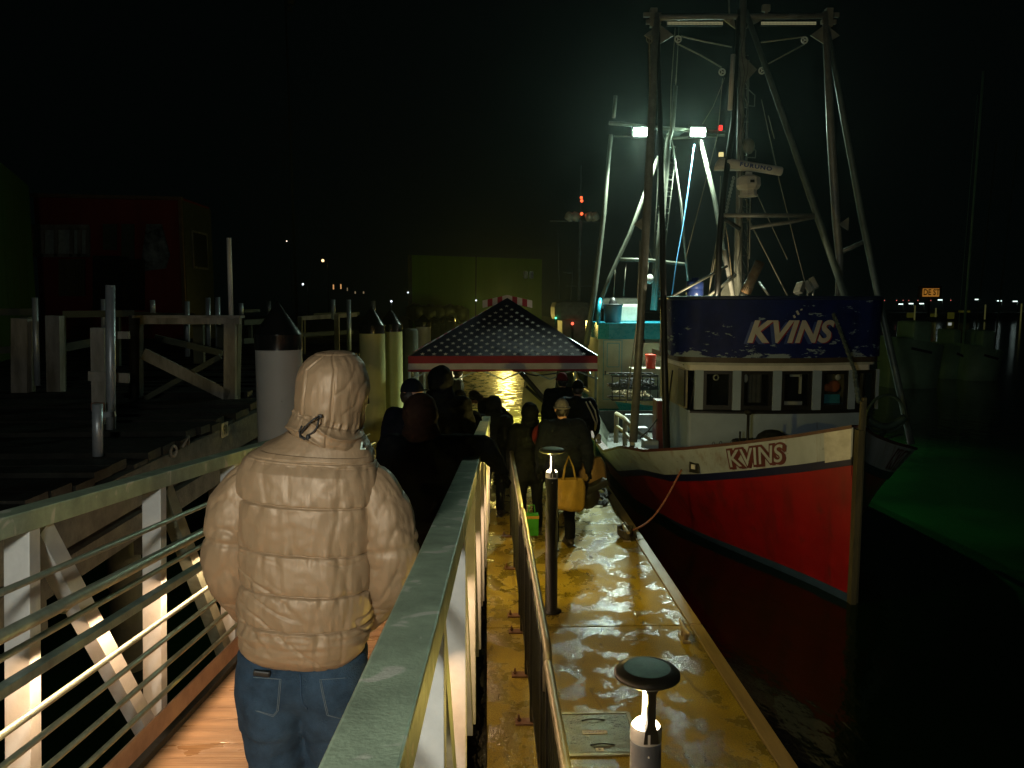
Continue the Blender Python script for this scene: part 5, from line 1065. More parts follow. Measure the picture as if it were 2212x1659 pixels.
for i, x in enumerate((1910,1936,1950,1962,1982,2010,2053)):
    c = at(x,649,230); o = MB().ball(c, .14, 6).build('red_beacon', glow('far_red', (1,.25,.2), .9) if 'far_red' not in MATS else MATS['far_red'], loc=c); tag(o, ['reddish speck nearest the tall blue bridge','reddish speck above the leftmost white lamp','reddish speck in the middle of three left of the sign','reddish speck of the horizon just before the white lamp by the sign','reddish speck touching the left side below the sign','reddish speck straight under the sign lettering','rightmost reddish speck, right of the sign'][i], 'lamp', 'tiny beacons on the horizon')
for i, (x, y) in enumerate(((2106,670),(2169,668),(2180,690),(1975,665))):
    pass
for i, (x, y0, y1) in enumerate(((1976,660,692),(2021,665,685),(2128,658,690),(2206,656,700))):
    c = at(x,y0,150); o = MB().tube((c.x,150,at(x,y1,150).z), (c.x,150,c.z), .13, n=6).build('lit_post', mat('glowing_far_post', (.5,.5,.2), .5, emit=(.6,.6,.18), estr=.07) if 'glowing_far_post' not in MATS else MATS['glowing_far_post'], loc=(c.x,150,at(x,y1,150).z)); tag(o, ['yellowish post left below the orange sign','yellowish post right below the orange sign','yellowish post between the sign and the tall masts','yellowish post at the right edge of the picture'][i], 'post', 'lit posts on the far shore')  # posts given a faint glow of their own to look lamplit
for i, (x, y, w, h) in enumerate(((1967,681,18,12),(2016,681,14,8),(2053,682,14,16),(2082,673,26,5))):
    c = at(x,y,152); o = MB().box(c, (w*.08,.5,h*.08)).build('lit_shopfront', glow('far_yellow', (.5,.5,.05), .035) if 'far_yellow' not in MATS else MATS['far_yellow'], loc=c); tag(o, ['dim yellow front at the foot of the leftmost far post','dim yellow front under the orange sign','tallest dim yellow front right of the sign','flat wide dim yellow front before the masts'][i], 'window', 'dim lit fronts on the far shore')
c = at(1928+13,737,80); o = MB().ball(at(1982,716,60), .09, 8).build('boat_lamp', glow('orange_lamp', (1,.5,.12), 2.5), loc=at(1982,716,60)); tag(o, 'orange lamp on a boat above the pale hulls', 'lamp')
c = at(2051,700,60); o = MB().box(c, (.22,.1,.22)).build('cabin_window', glow('pale_win', (.7,.75,.7), .35), loc=c); tag(o, 'small square pale window above the middle hull', 'window')
# ================================================================== people
def person(x, y, z, h, heading, label, jacket, trousers, head='hair', headmat=None, skinm=None, lean=0., arms=None, fat=1.0, turn=0., nod=0., seed=0, puffy=False, long_coat=0, stride=0.0, coarse=True, gloves=True):
    """x, y, z feet; heading in degrees, 0 looks down the dock (+Y), positive turns left"""
    sk = skinm or skin; s = h/1.75; t = thing('person', (x, y, z), label, 'person', None)
    HM = Matrix.Rotation(R(heading), 3, 'Z'); O = Vector((x, y, z))
    LM = Matrix.Rotation(R(-lean), 3, 'X'); piv = Vector((0,0,.97))
    def w(p, up=False):
        p = Vector(p)
        if up or p.z > 1.0: p = piv+LM@(p-piv)
        return O+HM@(p*s)
    J = dict(pel=(0,0,.97), waist=(0,0,1.1), chest=(0,.0,1.30), neck=(0,-.005,1.47), head=(0,.02,1.62))
    for sd, n in ((-1,'l'), (1,'r')):
        J['sh'+n] = (sd*.185,-.01,1.41); J['hip'+n] = (sd*.095,0,.92); J['kn'+n] = (sd*.11, .03+sd*stride*.5, .50); J['an'+n] = (sd*.115, -.02+sd*stride, .085)
        J['el'+n] = (sd*.255,-.03,1.13); J['wr'+n] = (sd*.245,.10,.91)
    if arms: J.update(arms)
    P = {k: (w(v, True) if k in ('el'+'l','elr','wrl','wrr','shl','shr') else w(v)) for k, v in J.items()}
    HD = (HM @ LM @ Matrix.Rotation(R(turn), 3, 'Z') @ Matrix.Rotation(R(-nod), 3, 'X'))
    hc = P['head']
    # body: one continuous skin
    b = MB(); F = fat
    def cap(a, c, r0, r1, k=1): b.path([a, a.lerp(c,.5), c], [r0*s*k, (r0+r1)/2*s*k, r1*s*k], 12); b.ball(a, r0*s*k, 12); b.ball(c, r1*s*k, 12)
    BM = HM@LM
    b.ball(P['chest'], Vector((.165,.105,.20))*s, 16, M=BM); b.ball(P['waist'], Vector((.14,.10,.17))*s, 16, M=BM); b.ball(P['pel'], Vector((.155,.11,.12))*s, 16, M=HM)
    cap(P['neck'], hc-HD@Vector((0,.01,.05))*s, .058, .052); cap(P['chest']+BM@Vector((0,0,.08))*s, P['neck'], .10, .062)
    for n in 'lr':
        cap(P['sh'+n], P['el'+n], .05, .040); cap(P['el'+n], P['wr'+n], .039, .027); cap(P['hip'+n], P['kn'+n], .085, .055); cap(P['kn'+n], P['an'+n], .052, .038)
        f = P['an'+n]; b.ball(f+HM@Vector((0,.06,-.045))*s, Vector((.045,.13,.035))*s, 12, M=HM)
        # hand: palm, four fingers of different length and a thumb
        d = (P['wr'+n]-P['el'+n]).normalized(); sd = -1 if n == 'l' else 1; u = d.cross(HM@Vector((0,1,0))); u = (u.normalized() if u.length > .1 else HM@Vector((1,0,0))); v = u.cross(d)
        pc = P['wr'+n]+d*.055*s; b.ball(pc, Vector((.014,.042,.050))*s, 12, M=Matrix((u, v, d)).transposed())
        for q, ln in enumerate((.070,.080,.076,.060)):
            a = pc+d*.035*s+v*(-.030+.020*q)*s; m1 = a+d*ln*.5*s-u*sd*.006*s; m2 = m1+(d*.8-u*sd*.6).normalized()*ln*.5*s; b.path([a, m1, m2], [.0095*s,.009*s,.0075*s], 7)
        a = pc-d*.02*s-v*.035*s; b.path([a, a+(d*.7-v*.7)*.035*s, a+(d*.95-v*.45)*.065*s], [.012*s,.011*s,.009*s], 7)
        if gloves:
            gv = MB(); gv.ball(pc, Vector((.022,.050,.056))*s, 12, M=Matrix((u, v, d)).transposed()); gv.tube(P['wr'+n]-d*.02*s, pc, .038*s, .036*s)
            for q, ln in enumerate((.070,.080,.076,.060)):
                a = pc+d*.035*s+v*(-.030+.020*q)*s; m1 = a+d*ln*.5*s-u*sd*.006*s; m2 = m1+(d*.8-u*sd*.6).normalized()*ln*.52*s; gv.path([a, m1, m2], [.0135*s,.013*s,.0115*s], 8)
            a = pc-d*.02*s-v*.035*s; gv.path([a, a+(d*.7-v*.7)*.036*s, a+(d*.95-v*.45)*.068*s], [.016*s,.015*s,.013*s], 8)
            gv.build('glove', MATS['black_cloth'], t)
    # head with features
    b.ball(hc, Vector((.075,.095,.112))*s, 18, M=HD); b.ball(hc+HD@Vector((0,.022,-.052))*s, Vector((.056,.066,.062))*s, 14, M=HD)
    b.path([hc+HD@Vector((0,.09,.015))*s, hc+HD@Vector((0,.113,-.022))*s, hc+HD@Vector((0,.092,-.035))*s], [.009*s,.015*s,.012*s], 8)
    for sd in (-1, 1): b.ball(hc+HD@Vector((sd*.076,-.005,-.008))*s, Vector((.012,.022,.033))*s, 10, M=HD); b.ball(hc+HD@Vector((sd*.03,.083,.022))*s, Vector((.02,.012,.008))*s, 8, M=HD)
    b.ball(hc+HD@Vector((0,.084,-.066))*s, Vector((.026,.012,.008))*s, 8, M=HD)
    body = fuse(b, 'body', sk, t, voxel=.011 if coarse else .008, smooth=2)
    for sd in (-1, 1): MB().ball(hc+HD@Vector((sd*.031,.082,.012))*s, .0115*s, 10).build('eye', white_p if False else MATS['eye_white'], body)
    # clothes follow the body
    j = MB(); g = 1.0*F
    def jc(a, c, r0, r1): j.path([a, a.lerp(c,.5), c], [r0*s, (r0+r1)/2*s*1.03, r1*s], 14); j.ball(a, r0*s, 14); j.ball(c, r1*s, 14)
    j.ball(P['chest'], Vector((.20*g,.14*g,.21))*s, 20, M=BM); j.ball(P['waist'], Vector((.185*g,.145*g,.20))*s, 20, M=BM); j.ball(P['pel'], Vector((.185*g,.14*g,.14))*s, 20, M=HM)
    jc(P['chest']+BM@Vector((0,0,.06))*s, P['neck']-BM@Vector((0,0,.02))*s, .13*g, .085)
    for n in 'lr': jc(P['chest']+BM@Vector(((-1 if n=='l' else 1)*.10,0,.09))*s, P['sh'+n], .09*g, .083*g); jc(P['sh'+n], P['el'+n], .080*g, .066*g); jc(P['el'+n], P['wr'+n], .064*g, .047)
    if long_coat: 
        for n in 'lr': jc(P['hip'+n], P['hip'+n].lerp(P['kn'+n], long_coat), .13, .14)
    jk = fuse(j, 'jacket', jacket, t, voxel=.02, smooth=3, wrinkle=.014 if puffy else .009, wscale=11, seed=seed)
    tr_ = MB()
    for n in 'lr':
        a, k_, e_ = P['hip'+n], P['kn'+n], P['an'+n]; tr_.path([a+Vector((0,0,.06*s)), a, a.lerp(k_,.5), k_, k_.lerp(e_,.5), e_+Vector((0,0,.0))], [.11*s,.112*s,.092*s,.075*s,.068*s,.066*s], 14); tr_.ball(a, .112*s, 14)
    tr_.ball(P['pel']-HM@Vector((0,0,.04))*s, Vector((.17,.125,.12))*s, 16, M=HM)
    fuse(tr_, 'trousers', trousers, t, voxel=.02, smooth=2, wrinkle=.009, wscale=9, seed=seed+3)
    for n in 'lr':
        f = P['an'+n]; sh = MB(); sh.ball(f+HM@Vector((0,.055,-.040))*s, Vector((.055,.145,.048))*s, 14, M=HM); sh.ball(f, Vector((.052,.055,.07))*s, 12, M=HM); sh.box(f+HM@Vector((0,.05,-.075))*s, (.09*s,.27*s,.02*s), HM, bev=.008); sh.build('shoe', shoe_m, t)
    hm_ = headmat or hairb
    q = MB()
    if head == 'hood':
        q.ball(hc+HD@Vector((0,-.02,.015))*s, Vector((.118,.128,.140))*s, 22, M=HD); q.ball(hc+HD@Vector((0,-.03,-.11))*s, Vector((.128,.118,.09))*s, 18, M=HD)
        me = fuse(q, 'hood', hm_, t, voxel=.014, smooth=2, wrinkle=.008, wscale=14, seed=seed); bm = bmesh.new(); bm.from_mesh(me.data)
        o_ = hc+HD@Vector((0,.055,-.015))*s-ORG[me.name]; dd = HD@Vector((0,1,0)); kill = [f for f in bm.faces if (f.calc_center_median()-o_).dot(dd) > 0]; bmesh.ops.delete(bm, geom=kill, context='FACES'); bm.to_mesh(me.data); bm.free()
    elif head in ('beanie','cap','bobble'):
        lo = .012 if head != 'cap' else .02
        rows = []
        for i in range(10):
            a = R(90)*i/9; rr = math.cos(a); rows.append([hc+HD@Vector((.084*rr*math.cos(b_)+0, .103*rr*math.sin(b_), lo+.112*math.sin(a)))*s for b_ in [2*math.pi*k/24 for k in range(24)]])
        q.grid(rows, closed=True)
        if head != 'cap': q.path([hc+HD@Vector((.084*math.cos(b_), .104*math.sin(b_), lo+.004))*s for b_ in [2*math.pi*k/24 for k in range(24)]], .014*s, 8, closed=True)
        if head == 'bobble': q.ball(hc+HD@Vector((0,0,.135))*s, .022*s, 10)
        if head == 'cap':
            br = [hc+HD@Vector((.07*math.cos(a), .085+.075*math.sin(a), lo+.0+.006*math.cos(a)))*s for a in [math.pi*k/10 for k in range(11)]]; q.add(br+[p+HD@Vector((0,0,.008))*s for p in br], [list(range(11)), list(range(11,22))[::-1]]+[(i,i+1,i+12,i+11) for i in range(10)])
        q.build('hat', hm_, t)
        hq = MB(); hq.ball(hc+HD@Vector((0,-.018,-.02))*s, Vector((.081,.088,.08))*s, 16, M=HD); fuse(hq, 'hair', hairb, body, voxel=.014, smooth=1, wrinkle=.006, wscale=22)
    else:
        q.ball(hc+HD@Vector((0,-.015,.018))*s, Vector((.086,.10,.112))*s, 18, M=HD)
        if head == 'long':
            for k in range(26):
                a = math.pi*(1.02+k/25*.96); st = hc+HD@Vector((.075*math.cos(a), .075*math.sin(a), .03))*s; q.path([st, st+HD@Vector((.01*math.cos(a),-.005,-.12))*s, st+HD@Vector((.03*math.cos(a),.02,-.20))*s+Vector((0,0,-.06*s))], [.022*s,.022*s,.009*s], 6)
        me = fuse(q, 'hair', hm_, t, voxel=.010, smooth=1, wrinkle=.006, wscale=26, seed=seed); bm = bmesh.new(); bm.from_mesh(me.data)
        o_ = hc+HD@Vector((0,.060,.0))*s-ORG[me.name]; dd = HD@Vector((0,1,-.15)).normalized(); kill = [f for f in bm.faces if (f.calc_center_median()-o_).dot(dd) > 0]; bmesh.ops.delete(bm, geom=kill, context='FACES'); bm.to_mesh(me.data); bm.free()
    t['_s'] = s; del t['_s']
    return t, P, s, HM
mat('eye_white', (.5,.5,.48), .2)
K = cloths
def feet_on_gang(y): return 1.16-.0949*y
def spot(px, Y): return PY(px, 900, Y).x
# ---- queue on the gangway
p, P, s, HM = person(spot(908,4.75), 4.75, feet_on_gang(4.75), 1.63, 4, 'person in dark padded coat and round brown hood resting an arm over the gangway rail', K['black'], K['charcoal'], head='hood', headmat=K['brown'],
    arms=dict(elr=(.42,-.02,1.41), wrr=(.53,.10,1.24), shr=(.22,.0,1.40)), fat=1.3, puffy=True, seed=2)
person(spot(893,5.7), 5.7, feet_on_gang(5.7), 1.50, 0, 'person in a pink padded coat mostly hidden behind the one in the brown hood', K['pink'], K['charcoal'], head='hair', fat=1.4, puffy=True, seed=4)
person(spot(887,6.6), 6.6, feet_on_gang(6.6), 1.74, -35, 'person in dark coat and flat cap looking to the right, left side of the gangway', K['navy'], K['charcoal'], head='cap', headmat=K['navy'], fat=1.1, seed=5, turn=-25)
person(spot(952,7.35), 7.35, feet_on_gang(7.35), 1.84, -5, 'tall person with a large black hood in the middle of the gangway', K['black'], K['charcoal'], head='hood', headmat=K['black'], fat=1.2, puffy=True, seed=6)
person(spot(992,8.7), 8.7, feet_on_gang(8.7), 1.62, -10, 'shorter person in dark jacket at the gangway end with a shiny shoulder seam', K['navy'], K['black'], head='beanie', headmat=K['black'], fat=1.05, seed=7)
# ---- on the dock
person(spot(1064,10.6), 10.6, 0, 1.64, -15, 'hooded person in dark raincoat standing at the foot of the gangway', K['navy'], K['black'], head='hood', headmat=K['navy'], fat=1.05, seed=8, lean=6, long_coat=.4)
person(spot(1144,9.7), 9.7, 0, 1.66, 8, 'person in pointed dark hood in front of the railing end', K['black'], K['black'], head='hood', headmat=K['black'], fat=1.1, seed=9, long_coat=.3)
pg, Pg, sg, HMg = person(spot(1214,9.15), 9.15, 0, 1.80, 12, 'person in grey beanie and dark coat carrying the yellow tote bags', K['navy'], K['black'], head='beanie', headmat=K['grey'], fat=1.25, seed=10, puffy=True,
    arms=dict(elr=(.30,-.02,1.14), wrr=(.33,.03,.90)), stride=.05)
person(spot(1214,12.2), 12.2, 0, 1.84, 15, 'broad person in a dull red cap under the right side of the canopy', K['charcoal'], K['black'], head='beanie', headmat=K['maroon'], fat=1.35, seed=11, puffy=True)
ph, Ph, sh_, HMh = person(spot(1247,11.4), 11.4, 0, 1.80, -20, 'person with pale straps on the shoulder at the right end of the queue', K['navy'], K['charcoal'], head='beanie', headmat=K['black'], fat=1.1, seed=12, arms=dict(elr=(.27,-.02,1.15), wrr=(.24,.16,.98)))
person(spot(987,15.6), 15.6, 0, 1.68, -75, 'man in a padded jacket standing in profile behind the canopy', K['olive'], K['black'], head='beanie', headmat=K['black'], skinm=skin_d, fat=1.05, seed=13, puffy=True)
person(spot(1090,13.0), 13.05, 0, 1.72, 75, 'person with long black hair bending forward over the table in a fuzzy dark coat', K['charcoal'], K['black'], head='long', lean=52, fat=1.1, seed=14, arms=dict(ell=(-.25,.22,1.18), wrl=(-.2,.42,1.05), elr=(.25,.22,1.18), wrr=(.2,.42,1.05)), nod=5)
# strap, glove, bags
m = MB()
c = Ph['shr']; m.path([c+Vector((-.08,-.11,.04)), c+Vector((-.01,-.14,-.10)), c+Vector((.06,-.12,-.26)), c+Vector((.06,-.10,-.38))], .011, 6); m.path([c+Vector((-.03,-.12,.05)), c+Vector((.05,-.14,-.08)), c+Vector((.09,-.11,-.24)), c+Vector((.07,-.10,-.36))], .011, 6)
m.build('shoulder_straps', mat('pale_strap', (.5,.46,.30), .8), ph)
m = MB(); c = Ph['wrr']+Vector((.03,-.05,-.07)); m.ball(c, (.04,.03,.06), 12)
for k in range(4): m.path([c+Vector((-.025+.017*k,-.01,-.03)), c+Vector((-.027+.018*k,-.02,-.10+.008*abs(k-1.5)))], .009, 6)
m.path([c+Vector((-.03,0,.02)), c+Vector((-.06,-.01,-.03))], .010, 6); m.build('white_glove', K['white'], ph)
def tote(c, w, h, d, material, label, skew=0, str_top=None):
    """soft bag: c is the middle of its mouth"""
    t = thing('tote_bag', (c.x, c.y, c.z-h), label, 'bag', 'tote bags carried in the queue'); m = MB(); rows = []
    for i in range(13):
        v = i/12; ww = w*(.46+.10*math.sin(math.pi*v*.9)+.02*math.sin(9*v)); dd = d*(.25+.5*math.sin(math.pi*min(1,v*.62+.05)))
        if i == 12: ww *= .86; dd *= .7
        rows.append([c+Vector((ww*math.cos(a)+skew*v+.012*math.sin(3*a+5*v), dd*math.sin(a)*(1 if abs(math.cos(a))<.9 else .8)+.01*math.sin(7*a+3*v), -h*v-.02*math.cos(a)*v)) for a in [2*math.pi*k/36 for k in range(36)]])
    m.grid(rows, closed=True); n = len(m.v); m.add(rows[-1], [list(range(36))]); m.build('bag_body', material, t)
    if str_top is not None:
        for dy in (-.03,.03):
            for sx in (-1,): 
                m = MB(); a, b_ = c+Vector((-w*.22,dy-.02,-.01)), c+Vector((w*.22,dy-.02,-.01)); p_ = Vector(str_top); m.path([a, a.lerp(p_,.55)+Vector((-.015,0,.0)), p_+Vector((0,dy*.3,0)), b_.lerp(p_,.55)+Vector((.015,0,0)), b_], .010, 6); m.build('strap', material, t)
    return t
hand = Pg['wrr']
cb_ = PY(1229,1034,8.85); tote(cb_, .33, .36, .20, mat('mustard_canvas', (.19,.12,.014), .85, 0, .2, 9, .6, 220), 'bright mustard tote bag with long straps beside the farther bollard lamp', .0, PY(1228,985,8.95))
cb_ = PY(1270,988,9.4); tote(cb_, .34, .33, .22, mat('brown_canvas', (.12,.07,.018), .85, 0, .2, 9, .5, 200), 'brownish tote bag behind the mustard one', .05, PY(1250,950,9.4))
cb_ = PY(1285,1050,9.1); m = MB(); m.box(cb_, (.30,.14,.08), (0,R(-22),R(15)), bev=.02); m.ball(cb_+Vector((-.1,0,-.12)), (.16,.10,.16), 12); tag(m.build('camera_bag', black, loc=cb_-Vector((0,0,.2))), 'black bag with a flap hanging beside the tote bags', 'bag')
cb_ = PY(1172,925,9.35); m = MB(); m.ball(cb_-Vector((0,0,.09)), (.135,.10,.15), 16); m.path([cb_+Vector((-.05,-.08,.05)), cb_+Vector((.04,-.09,.02)), cb_+Vector((.10,-.08,-.10))], .008, 6); tag(m.build('backpack', K['maroon'], loc=cb_-Vector((0,0,.25))), 'rounded maroon backpack between the pointed hood and the grey beanie', 'backpack')
cb_ = PY(1148,1108,9.45); t_ = thing('tote_bag', (cb_.x,cb_.y,0), 'lime green carrier bag with a yellow band hanging near the railing', 'bag'); m = MB()
m.box(cb_-Vector((0,0,.14)), (.17,.10,.28), bev=.02); m.build('bag_body', K['lime'], t_); MB().box(cb_-Vector((0,0,.045)), (.176,.106,.035), bev=.004).build('band', K['mustard'], t_)
m = MB(); m.path([cb_+Vector((-.04,0,0)), cb_+Vector((-.03,0,.10)), cb_+Vector((.03,0,.10)), cb_+Vector((.04,0,0))], .007, 6); m.build('strap', K['lime'], t_)
m = MB(); c = PY(1274,925,11.2)
# ================================================================== the man in the tan hooded puffer jacket
YMAN = 2.36; ZF = 1.16-.0949*YMAN
def Q(x, y, dy=0): return PY(x, y, YMAN+dy)
satin = mat('tan_satin', (.30,.205,.118), .52, .12, .06, 4, 0, 60, sheen=0, spec=.5)
def _satin():
    nt = satin.node_tree; N = nt.nodes; L = nt.links; p = N['Principled BSDF']; tc = N.new('ShaderNodeTexCoord')
    def n(sc, st, det=4, dist=0):
        mp = N.new('ShaderNodeMapping'); mp.inputs['Scale'].default_value = st; L.new(tc.outputs['Object'], mp.inputs[0]); t = N.new('ShaderNodeTexNoise'); t.inputs['Scale'].default_value = sc; t.inputs['Detail'].default_value = det; t.inputs['Distortion'].default_value = dist; L.new(mp.outputs[0], t.inputs['Vector']); return t
    a = n(9, (2.2,2.2,.45), 3, .4); b = n(30, (1,1,.7), 4, .3); c = n(420, (1,1,1), 2)
    s1 = N.new('ShaderNodeMath'); s1.operation = 'MULTIPLY_ADD'; s1.inputs[1].default_value = .25; L.new(b.outputs['Fac'], s1.inputs[0]); L.new(a.outputs['Fac'], s1.inputs[2])
    s2 = N.new('ShaderNodeMath'); s2.operation = 'MULTIPLY_ADD'; s2.inputs[1].default_value = .02; L.new(c.outputs['Fac'], s2.inputs[0]); L.new(s1.outputs[0], s2.inputs[2])
    bp = N.new('ShaderNodeBump'); bp.inputs['Strength'].default_value = .42; bp.inputs['Distance'].default_value = .012; L.new(s2.outputs[0], bp.inputs['Height']); L.new(bp.outputs[0], p.inputs['Normal'])
_satin()
man = thing('person', (Q(660,1500).x, YMAN, ZF), 'man seen from behind in a tan hooded puffer jacket and blue jeans on the gangway', 'person')
# --- body (hidden under the clothes, one continuous skin)
b = MB()
def cap(a, c, r0, r1): b.path([a, a.lerp(c,.5), c], [r0, (r0+r1)/2, r1], 12); b.ball(a, r0, 12); b.ball(c, r1, 12)
hc = Q(716, 868, .02); nk = Q(708, 960, .0); ch = Q(672, 1090); ws_ = Q(660, 1300); pv = Q(656, 1432)
SH = {'l': Q(545,1078), 'r': Q(802,1085)}; EL = {'l': Q(487,1232,-.02), 'r': Q(868,1225,-.02)}; WR_ = {'l': Q(572,1300,.12), 'r': Q(768,1305,.12)}
HP = {'l': Q(590,1480), 'r': Q(722,1485)}; KN = {'l': Q(602,1500,.03)+Vector((0,0,-.43)), 'r': Q(718,1500,.10)+Vector((0,0,-.43))}
AN = {'l': Vector((KN['l'].x-.01, YMAN-.02, ZF+.085)), 'r': Vector((KN['r'].x+.01, YMAN+.20, ZF+.066))}
b.ball(ch, (.155,.10,.2), 16); b.ball(ws_, (.14,.10,.16), 16); b.ball(pv, (.15,.11,.12), 16); cap(nk, hc-Vector((0,0,.06)), .058, .052); cap(ch+Vector((0,0,.1)), nk, .10, .06)
for n in 'lr':
    cap(SH[n], EL[n], .05,.04); cap(EL[n], WR_[n], .04,.028); cap(HP[n], KN[n], .085,.055); cap(KN[n], AN[n], .052,.038); b.ball(AN[n]+Vector((0,.07,-.04)), (.045,.13,.035), 12)
    d = (WR_[n]-EL[n]).normalized(); u = d.cross(Vector((0,0,1))).normalized(); v = u.cross(d); pc = WR_[n]+d*.055; b.ball(pc, (.014,.042,.050), 12, M=Matrix((u,v,d)).transposed())
    for q, ln in enumerate((.070,.080,.076,.060)):
        a = pc+d*.035+v*(-.030+.020*q); b.path([a, a+d*ln*.5, a+d*ln*.9+u*.02*(-1 if n=='l' else 1)], [.0095,.009,.0075], 7)
    a = pc-d*.02-v*.035; b.path([a, a+(d*.7-v*.7)*.035, a+(d*.95-v*.45)*.065], [.012,.011,.009], 7)
b.ball(hc, (.075,.095,.112), 18); b.ball(hc+Vector((0,.022,-.052)), (.056,.066,.062), 14); b.path([hc+Vector((0,.09,.015)), hc+Vector((0,.113,-.022)), hc+Vector((0,.092,-.035))], [.009,.015,.012], 8)
for sd in (-1,1): b.ball(hc+Vector((sd*.076,-.005,-.008)), (.012,.022,.033), 10); b.ball(hc+Vector((sd*.03,.083,.022)), (.02,.012,.008), 8)
b.ball(hc+Vector((0,.084,-.066)), (.026,.012,.008), 8)
mb_ = fuse(b, 'body', skin, man, voxel=.010, smooth=2)
for sd in (-1,1): MB().ball(hc+Vector((sd*.031,.082,.012)), .0115, 10).build('eye', MATS['eye_white'], mb_)
# --- jacket torso: stacked quilt rolls with creases gathering under every seam
def nz_(x, y, z): return noise.noise(Vector((x, y, z)))
def prof(y, tab): return float(np.interp(y, [a for a, _ in tab], [b for _, b in tab]))
cx_t = [(940,706),(965,700),(985,686),(1000,676),(1030,672),(1100,670),(1200,667),(1300,667),(1380,664),(1420,659),(1452,655)]
hw_t = [(940,80),(955,90),(970,106),(985,124),(1000,140),(1015,150),(1040,158),(1070,163),(1100,161),(1200,157),(1300,154),(1380,150),(1420,144),(1440,139),(1452,128)]
dp_t = [(940,.080),(960,.092),(985,.105),(1030,.135),(1100,.155),(1200,.160),(1300,.168),(1400,.172),(1440,.165),(1452,.150)]
seams = [1000, 1098, 1203, 1291, 1368]
NU, rows = 220, []
y = 944.0; ylist = []
while y <= 1452: ylist.append(y); y += 1.7
pxm = .00135                                 # metres per picture px at this distance
for y in ylist:
    cx, hw, dp = prof(y, cx_t), prof(y, hw_t)*pxm, prof(y, dp_t); row = []
    zc = PY(cx, y, YMAN-dp*.95).z
    for k in range(NU):
        a = 2*math.pi*k/NU; ca, sa = math.cos(a), math.sin(a)
        px = abs(ca)**.88*(1 if ca > 0 else -1)*hw; py = abs(sa)**.80*(1 if sa > 0 else -1)*dp
        tilt = -.075*px                       # seams drop to the right
        ys = y                              # position relative to seams
        # distance to the seams
        pr = [s for s in seams if s <= ys]; nx_ = [s for s in seams if s > ys]
        s0 = pr[-1] if pr else 944; s1 = nx_[0] if nx_ else 1452
        f = (ys-s0)/(s1-s0); span = (s1-s0)
        puff = (math.sin(math.pi*min(1,max(0,f)))**.42)
        amp = .009 if y > 1005 else .004
        d0 = (ys-s0); d1 = (s1-ys)
        u = px*1.0/.22
        g1 = abs(nz_(px*26+s0*.37, 0.3*sa, ys*.010))**.8*2.2-.4; g2 = nz_(px*60+s1*.2, sa*.5, ys*.022)
        gath = (math.exp(-d0/26) if pr else 0)*1.0+(math.exp(-d1/22) if nx_ else 0)*.8
        big = .5*nz_(px*6+.5*ys*.02, 1.7+sa*.3, ys*.012+px*4)       # long diagonal folds
        fold = (abs(nz_(px*9-ys*.020, 4.2+sa, ys*.006))); fold = -max(0, .09-fold)*.06*min(1,max(0,(y-1190)/80))
        disp = -.008*(math.exp(-(d0/1.7)**2)*(1 if pr else 0)+math.exp(-(d1/1.7)**2)*(1 if nx_ else 0))+amp*(puff-1)+gath*(g1*.0068+g2*.0046)*min(1, min(d0,d1)/3+.25)+big*.008+fold+nz_(px*30, sa*2, ys*.05)*.0022
        if y > 1010: disp -= .0030*max(0, .12-abs(nz_(px*13+s0*.31, 2.2, ys*.0035)))/.12+.0028*max(0, .12-abs(nz_(px*24+s1*.17, 5.1, ys*.006)))/.12*min(1,gath)
        if y < 1005: disp = disp*.5
        if y > 1436: disp -= .006*((y-1436)/16)
        if y > 1368: disp += .0045*nz_(px*8+3, sa, ys*.085)                     # hem: horizontal rucks
        r_ = Vector((ca, sa*1.15)).normalized(); row.append(Vector((Q(cx, y).x+px+r_.x*disp, YMAN+py+r_.y*disp, zc+tilt+(-.012*sa*sa if y < 985 else 0)+ (.03 if sa>0 and y<985 else 0)*sa)))
    rows.append(row)
jm = MB(); jm.grid(rows, closed=True); jm.add([p+Vector((0,0,.0)) for p in rows[-1][::1]]+[Vector((Q(655,1400).x, YMAN, Q(655,1400).z))], [(i, (i+1) % NU, NU) for i in range(NU)])
